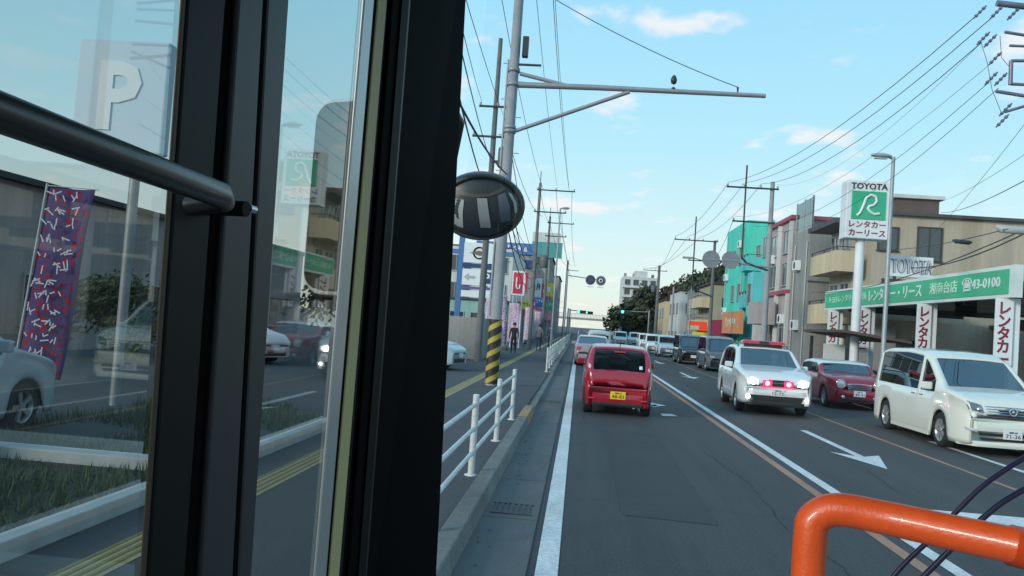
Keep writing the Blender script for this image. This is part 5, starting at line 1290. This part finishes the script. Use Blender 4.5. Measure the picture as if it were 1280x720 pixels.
# wooded hill
hv = []; NXh, NYh = 26, 10
def hz(x, y): return 15.2*math.exp(-((x-34)/15)**2)*math.exp(-((y-215)/45)**2)+.6*math.sin(x*.5)*math.sin(y*.2)
for j in range(NYh+1):
    for i in range(NXh+1):
        x, y = 14+i*3.2, 160+j*11; hv.append((x, y, max(hz(x,y)-.2, -.1)))
MB().add(hv, [(j*(NXh+1)+i, j*(NXh+1)+i+1, (j+1)*(NXh+1)+i+1, (j+1)*(NXh+1)+i) for j in range(NYh) for i in range(NXh)], True).build('hill', mat('hill_soil',(.045,.05,.03),.95,noise=.3,nscale=.2), **S)
rn = random.Random(9); c_ = MB(); cs = []
for k_ in range(420):
    x, y = rn.uniform(12, 62), rn.uniform(170, 232); z = hz(x, y); 
    if z > 2: cs.append((Vector((x,y,z+rn.uniform(.8,3))), rn.uniform(1.4,3)))
for i in range(16000):
    ctr, rad = cs[rn.randrange(len(cs))]; d2 = Vector((rn.gauss(0,1), rn.gauss(0,1), rn.gauss(0,.8))).normalized()*rad*rn.uniform(.6,1.1); p_ = ctr+d2
    nr_ = Vector((rn.uniform(-1,1), rn.uniform(-1,1), rn.uniform(-.3,1))).normalized(); u = nr_.orthogonal().normalized()*.6*rn.uniform(.6,1.3); v_ = nr_.cross(u).normalized()*.35
    c_.add([p_-u, p_+v_, p_+u, p_-v_], [(0,1,2,3)])
c_.build('hill_woodland', LEAFD, kind='stuff', label='wooded hilltop behind the right-hand houses', cat='woodland')
tree('rounded dark shrub in front of the forecourt shop seen through the door pane', -12.3, 21.5, 2.3, 3.0, mat('leaf_shrub',(.06,.085,.03),.7,noise=.4,nscale=1), 8, 2400, .09, group=None)
tree('tall dark leafy tree beyond the end of the low forecourt shop', -13.5, 47, 5.6, 5.5, LEAFD, 12, 2600, .2, group=None)
# street-side shelter right
b = empty('bus_shelter', (10, 34, .12), 'low brown roofed shelter between the dark red car and the balconies', 'shelter')
MB().add([(9.6,31.5,2.35),(12.0,31.5,2.1),(12.0,37,2.1),(9.6,37,2.35),(9.6,31.5,2.45),(12.0,31.5,2.2),(12.0,37,2.2),(9.6,37,2.45)],[(0,3,2,1),(4,5,6,7),(0,1,5,4),(1,2,6,5),(2,3,7,6),(3,0,4,7)]).build('roof', BROWN, b)
for xx in (9.8, 11.6):
    for yy in (31.8, 36.6): MB().box(xx,xx+.12,yy,yy+.12,.12,2.2).build('post', DARK, b)
MB().box(10.2,11.4,36,36.1,.5,1.9).build('notice_panel', WHITE, b); MB().box(9.95,11.55,33,33.5,.5,.58).build('bench', BROWN, b); shift(b)

# ------------------------------------------------------------------ the bus we ride in
BUSB = mat('bus_black', (.0025,.0025,.003), .8, spec=.03); BUSF = mat('bus_frame_grey', (.007,.0075,.009), .5, spec=.12); BUSF2 = mat('bus_frame_slate', (.035,.038,.046), .45, spec=.3); SEAL = mat('rubber_seal', (.002,.002,.0025), .8, spec=.05)
STRIP = mat('aluminium_strip', (.5,.52,.54), .35, .5); YSTR = mat('yellow_seal_strip', (.50,.46,.22), .6); RAILO = mat('orange_rail', (.66,.085,.012), .42, noise=.10, nscale=45, bump=.08, bscale=300, coat=.2); BUSW = mat('bus_body_cream', (.4,.4,.36), .4); GREYI = mat('bus_lining', (.32,.32,.31), .8)
bus = empty('city_bus', (0, 0, 0), 'dark door frames, black pillar and orange rail of the bus the view is from', 'bus')
SX = -.45
def ext(pt, pb, z):
    u = (z-pb.z)/(pt.z-pb.z); return pb.lerp(pt, u)
def bstrip(name, m, xt0, xt1, xb0, xb1, X, th, par=None, bevel=.004, zlo=.82, zhi=3.08):
    a, b2 = atX(xt0,0,X), atX(xb0,720,X); c_, d2 = atX(xt1,0,X), atX(xb1,720,X)
    q = [ext(a,b2,zlo), ext(c_,d2,zlo), ext(c_,d2,zhi), ext(a,b2,zhi)]
    return MB().hexa(q, (-th,0,0)).build(name, m, par or bus, bevel=bevel)
DOORG = glassmat('door_glass', (.60,.62,.60), 1.45, (.80,.82,.80), .04, .018)
fr1 = bstrip('door_leaf_frame', BUSF, 235,283,185,232, -.436,.008)
bstrip('door_edge_trim', mat('trim_brown',(.06,.045,.03),.5), 229,235,178,185, -.4385,.004, fr1)
bstrip('rubber_seal', SEAL, 283,299,232,252, -.440,.006, fr1)
fr2 = bstrip('door_leaf_frame', BUSF2, 299,330,252,292, -.432,.010)
bstrip('rubber_seal', SEAL, 330,335,292,298, -.4345,.006, fr2)
bstrip('door_leaf_rail', BUSF2, 335,362,298,315, -.4325,.010, fr2)
# panes
def pane(name, xt0, xt1, xb0, xb1, X, par=None):
    a, b2 = atX(xt0,0,X), atX(xb0,720,X); c_, d2 = atX(xt1,0,X), atX(xb1,720,X)
    q = [ext(a,b2,.82), ext(c_,d2,.82), ext(c_,d2,3.08), ext(a,b2,3.08)]
    return MB().sheet(q).build(name, DOORG, par or bus)
pane('door_glass', -160, 236, -230, 186, -.4435); pane('door_glass', 361, 470, 313, 412, -.4435)
bstrip('rear_door_post', BUSF, -260,-160,-330,-230, -.435,.012)
al = bstrip('aluminium_strip', STRIP, 456,468,395,408, -.437,.006)
bstrip('rubber_seal', SEAL, 468,473,408,412, -.440,.005); bstrip('yellow_strip', YSTR, 473,484,412,424, -.437,.006, bevel=.002)
bstrip('rubber_seal', BUSF, 484,487,424,429, -.4385,.005); bstrip('rubber_seal', SEAL, 487,500,429,442, -.4365,.006)
# pillar: from the side plane to the windscreen
A, B_ = atX(490,0,-.43), atX(434,720,-.43); C_, D_ = atY(582,0,2.6), atY(545,720,2.6)
q = [ext(A,B_,.5), ext(C_,D_,.5), ext(C_,D_,3.2), ext(A,B_,3.2)]
MB().hexa(q, (-.03,.10,0)).build('front_pillar', BUSB, bus, bevel=.012)
A, B_ = atX(502,0,-.43), atX(447,720,-.43); q = [ext(A,B_,.82)+Vector((.004,-.01,0)), ext(A,B_,.82)+Vector((.012,.02,0)), ext(A,B_,3.0)+Vector((.012,.02,0)), ext(A,B_,3.0)+Vector((.004,-.01,0))]
MB().hexa(q, (-.004,.03,0)).build('pillar_trim', BUSF, bus)
# windscreen
MB().sheet([(-.46,2.72,.95),(1.98,2.72,.95),(1.98,2.66,3.1),(-.36,2.66,3.1)]).build('windscreen', glassmat('windscreen_glass',(.97,.985,.98),.5,(.9,1,1)), bus)
MB().box(1.98,2.1,2.55,2.75,.3,3.2).build('front_pillar', BUSB, bus); MB().box(-.5,2.1,2.2,2.78,3.12,3.3).build('header_panel', GREYI, bus)
MB().box(-.46,2.1,2.6,2.8,.3,.94).build('front_panel', BUSW, bus, bevel=.02); MB().box(.3,2.0,2.1,2.58,.83,.92).build('dashboard', BUSF, bus, bevel=.02)
MB().box(-.47,2.1,-6,2.59,.72,.80).build('floor', GREYI, bus); MB().box(-.5,2.1,-6,2.19,3.12,3.25).build('roof', GREYI, bus)
MB().box(-.47,2.1,-6.1,-6.0,.3,3.2).build('rear_wall', GREYI, bus)
MB().box(-.50,-.47,-6,2.3,.3,.82).box(-.50,-.47,-6,2.3,3.08,3.12).build('side_panel', BUSW, bus)
MB().box(-.50,-.46,-6,-.35 if False else -.1,.82,1.25).build('side_lining', GREYI, bus)
MB().box(2.06,2.1,-6,2.55,.3,1.3).box(2.06,2.1,-6,2.55,2.75,3.12).build('side_panel', GREYI, bus)
for yy in (-5.9,-3.6,-1.5,.6): MB().box(2.04,2.1,yy,yy+.12,1.301,2.749).build('window_post', BUSF, bus)
for yy in (-5.9,-3.6,-1.8): MB().box(-.5,-.45,yy,yy+.12,1.251,3.079).build('window_post', BUSF, bus)
# diagonal grab bar on the door leaf
g0 = atX(-60,118,-.36); g1 = atX(285,247,-.36)
MB().tube([g0, g0.lerp(g1,.5), g1-Vector((0,.02,0)), g1+Vector((-.008,.01,-.002)), g1+Vector((-.05,.022,-.008))], [.0128,.0128,.0128,.0118,.0105], 18).build('door_grab_bar', mat('bar_black',(.014,.014,.016),.36,coat=.2), bus)
kq = atX(300,262,-.40); MB().tube([kq+Vector((.012,-.01,0)), kq+Vector((-.04,.0,.0))], .009, 10).build('bar_bracket', BUSF, bus)
MB().tube([kq+Vector((.01,.0,.002)), kq+Vector((.012,.012,.002))], .005, 8).build('bar_bolt', CHROME, bus)
# orange rail
c0_ = atY(1015,760,.78); c1_ = atY(1013,668,.78); e1 = atY(1019,648,.78); e2 = atY(1047,637,.775); e3 = atY(1110,648,.76); f1 = atY(1285,686,.70); f2 = atY(1480,735,.64)
c0_ = c1_+Vector((0,0,-.05)); low = c0_+Vector((0,0,-.75))
def smooth(pts, k=6):
    o_ = []
    for i in range(len(pts)-1):
        p0_, p1_, p2_, p3_ = pts[max(i-1,0)], pts[i], pts[i+1], pts[min(i+2,len(pts)-1)]
        for j_ in range(k):
            u = j_/k; o_.append(.5*((2*p1_)+(-p0_+p2_)*u+(2*p0_-5*p1_+4*p2_-p3_)*u*u+(-p0_+3*p1_-3*p2_+p3_)*u**3))
    return o_+[pts[-1]]
sm = [low]+smooth([c0_, c1_, e1, e2, e3, e3.lerp(f1,.5), f1, f2])
rl = MB().tube(sm, .0146, 24).build('grab_rail', RAILO, bus)
ca_, cb_ = atY(1262, 681, .712), atY(1330, 697, .68); MB().tube([ca_, ca_.lerp(cb_,.02), cb_], [.0149,.0162,.0162], 24).build('rail_joint', mat('rail_joint_orange',(.5,.05,.006),.4), rl)
# dark blue cords hanging between the dash and the right side
CORD = mat('cord_navy', (.012,.012,.05), .4)
for (p_, rr_) in (([(1105,735),(1130,705),(1165,672),(1195,640),(1235,602),(1300,560)], .0040), ([(1140,735),(1165,710),(1200,675),(1235,642),(1262,622),(1320,590)], .0046)):
    MB().tube(smooth([atY(a, b2, 1.35) for a, b2 in p_], 4), rr_, 10).build('cord', CORD, bus)
# round under-mirror outside the pillar
mc_ = atY(602, 259, 3.35)
ax_n = Vector((.22, -.88, -.42)).normalized()
up = (Vector((.35,0,1)) - ax_n*Vector((.35,0,1)).dot(ax_n)).normalized(); rt = ax_n.cross(up).normalized()*-1
E1 = rt*math.cos(R(24))+up*math.sin(R(24)); E2 = up*math.cos(R(24))-rt*math.sin(R(24))
def mp3(r_, a, d): return mc_+(E1*math.cos(a)*1.16+E2*math.sin(a)*.92)*r_+ax_n*d
E_ = 36; RM = .150
r = MB(); vs = []
prof = [(0.001,.062),(.05,.058),(.09,.045),(.12,.026),(.138,.004)]
for (rr_, d) in prof:
    for k_ in range(E_): 
        p_ = mp3(rr_, 2*math.pi*k_/E_, d); vs.append(p_)
r.add(vs, [(i*E_+k_, i*E_+(k_+1)%E_, (i+1)*E_+(k_+1)%E_, (i+1)*E_+k_) for i in range(len(prof)-1) for k_ in range(E_)], True)
mir = empty('round_mirror', (0,0,0), 'round dark mirror with painted reflection stripes fixed outside the black pillar', 'mirror')
r.build('mirror_face', mat('mirror_face_dark',(.055,.068,.078),.42,.1), mir)
r = MB(); vs = []
for (rr_, d) in ((.134,.006),(.14,.016),(.150,.012),(.154,-.01),(.148,-.05),(.12,-.085),(.06,-.11),(.001,-.115)):
    for k_ in range(E_): vs.append(mp3(rr_, 2*math.pi*k_/E_, d))
r.add(vs, [(i*E_+k_, i*E_+(k_+1)%E_, (i+1)*E_+(k_+1)%E_, (i+1)*E_+k_) for i in range(7) for k_ in range(E_)], True)
r.build('mirror_rim', mat('mirror_rim_grey',(.06,.07,.072),.5), mir)
def surf(rr_): return interp([(a, b2) for a, b2 in prof], rr_)+.0025
sm_ = mat('mirror_reflection_light', (.40,.44,.45), .5)
def mband(name, m, left, rightp, n=8):  # coloured panel laid on the mirror face, painting in a band of reflection
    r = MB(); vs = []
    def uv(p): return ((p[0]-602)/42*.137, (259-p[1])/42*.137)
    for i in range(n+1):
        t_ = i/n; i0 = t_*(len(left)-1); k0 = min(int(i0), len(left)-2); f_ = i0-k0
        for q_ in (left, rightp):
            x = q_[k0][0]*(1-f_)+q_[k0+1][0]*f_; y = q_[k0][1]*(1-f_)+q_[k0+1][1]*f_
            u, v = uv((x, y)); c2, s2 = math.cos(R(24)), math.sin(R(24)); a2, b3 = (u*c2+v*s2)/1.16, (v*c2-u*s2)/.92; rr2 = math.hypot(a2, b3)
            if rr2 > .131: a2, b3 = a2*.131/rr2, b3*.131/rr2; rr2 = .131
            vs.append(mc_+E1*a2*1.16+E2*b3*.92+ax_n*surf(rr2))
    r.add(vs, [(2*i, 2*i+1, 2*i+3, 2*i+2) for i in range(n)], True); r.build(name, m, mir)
mband('painted_reflection_stripe', sm_, [(560,262),(566,276),(577,293)], [(575,256),(581,272),(591,290)])
mband('painted_reflection_stripe', sm_, [(588,247),(597,262),(609,279)], [(599,242),(609,257),(621,274)])
mband('painted_reflection_stripe', mat('mirror_reflection_blue',(.18,.20,.27),.5), [(610,234),(619,248),(629,263)], [(617,227),(630,240),(640,256)])
mband('painted_reflection_stripe', mat('mirror_reflection_pale',(.6,.64,.65),.5), [(621,226),(632,234),(641,246)], [(626,226),(637,234),(643,244)])
mband('painted_reflection_line', mat('mirror_reflection_brown',(.12,.10,.09),.4), [(562,255),(585,248),(602,238),(617,224)], [(562,250),(584,244),(600,235),(613,222)])  # brown arc: painted upper edge of the reflected stripes
MB().tube([mp3(.03,R(120),-.1), mc_+Vector((-.14,.0,.09)), Vector((-.47,2.95,2.55)), Vector((-.47,2.7,2.55))], .014, 10).build('mirror_arm', DARK, mir)
# long outside mirror seen through the narrow pane
mq = atX(424, 245, -.72); m2 = empty('wing_mirror', (0,0,0), 'tall rounded outside mirror seen through the narrow door pane', 'mirror')
ca = Vector((.86,-.35,0)).normalized(); wv, hv_ = .115, .29; nv_ = Vector((ca.y,-ca.x,0))
if nv_.y > 0: nv_ = -nv_
def rr_pts(w_, h_, rad, d):
    o_ = []
    for cx_, cz_, a0 in ((w_-rad,h_-rad,0),(-w_+rad,h_-rad,90),(-w_+rad,-h_+rad,180),(w_-rad,-h_+rad,270)):
        for k_ in range(6):
            a = R(a0+18*k_); o_.append(mq+ca*(cx_+rad*math.cos(a))+Vector((.0,0,1))*(cz_+rad*math.sin(a))+nv_*d)
    return o_
o_ = rr_pts(wv,hv_,.07,0); MB().poly(o_, -nv_*.07).build('mirror_housing', mat('mirror_case_grey',(.55,.58,.57),.5), m2, bevel=.008)
i_ = rr_pts(wv-.018,hv_-.016,.055,.012); MB().poly(i_, nv_*.002).build('mirror_glass', mat('mirror_silver',(.03,.025,.015),.1,.6), m2)
MB().tube([mq-nv_*.05+Vector((0,0,.2)), mq+Vector((.05,.2,.5)), mq+Vector((.18,.3,.85)), mq+Vector((.26,.3,.9))], .02, 10).build('mirror_arm', DARK, m2)
print('objects', len(bpy.data.objects))
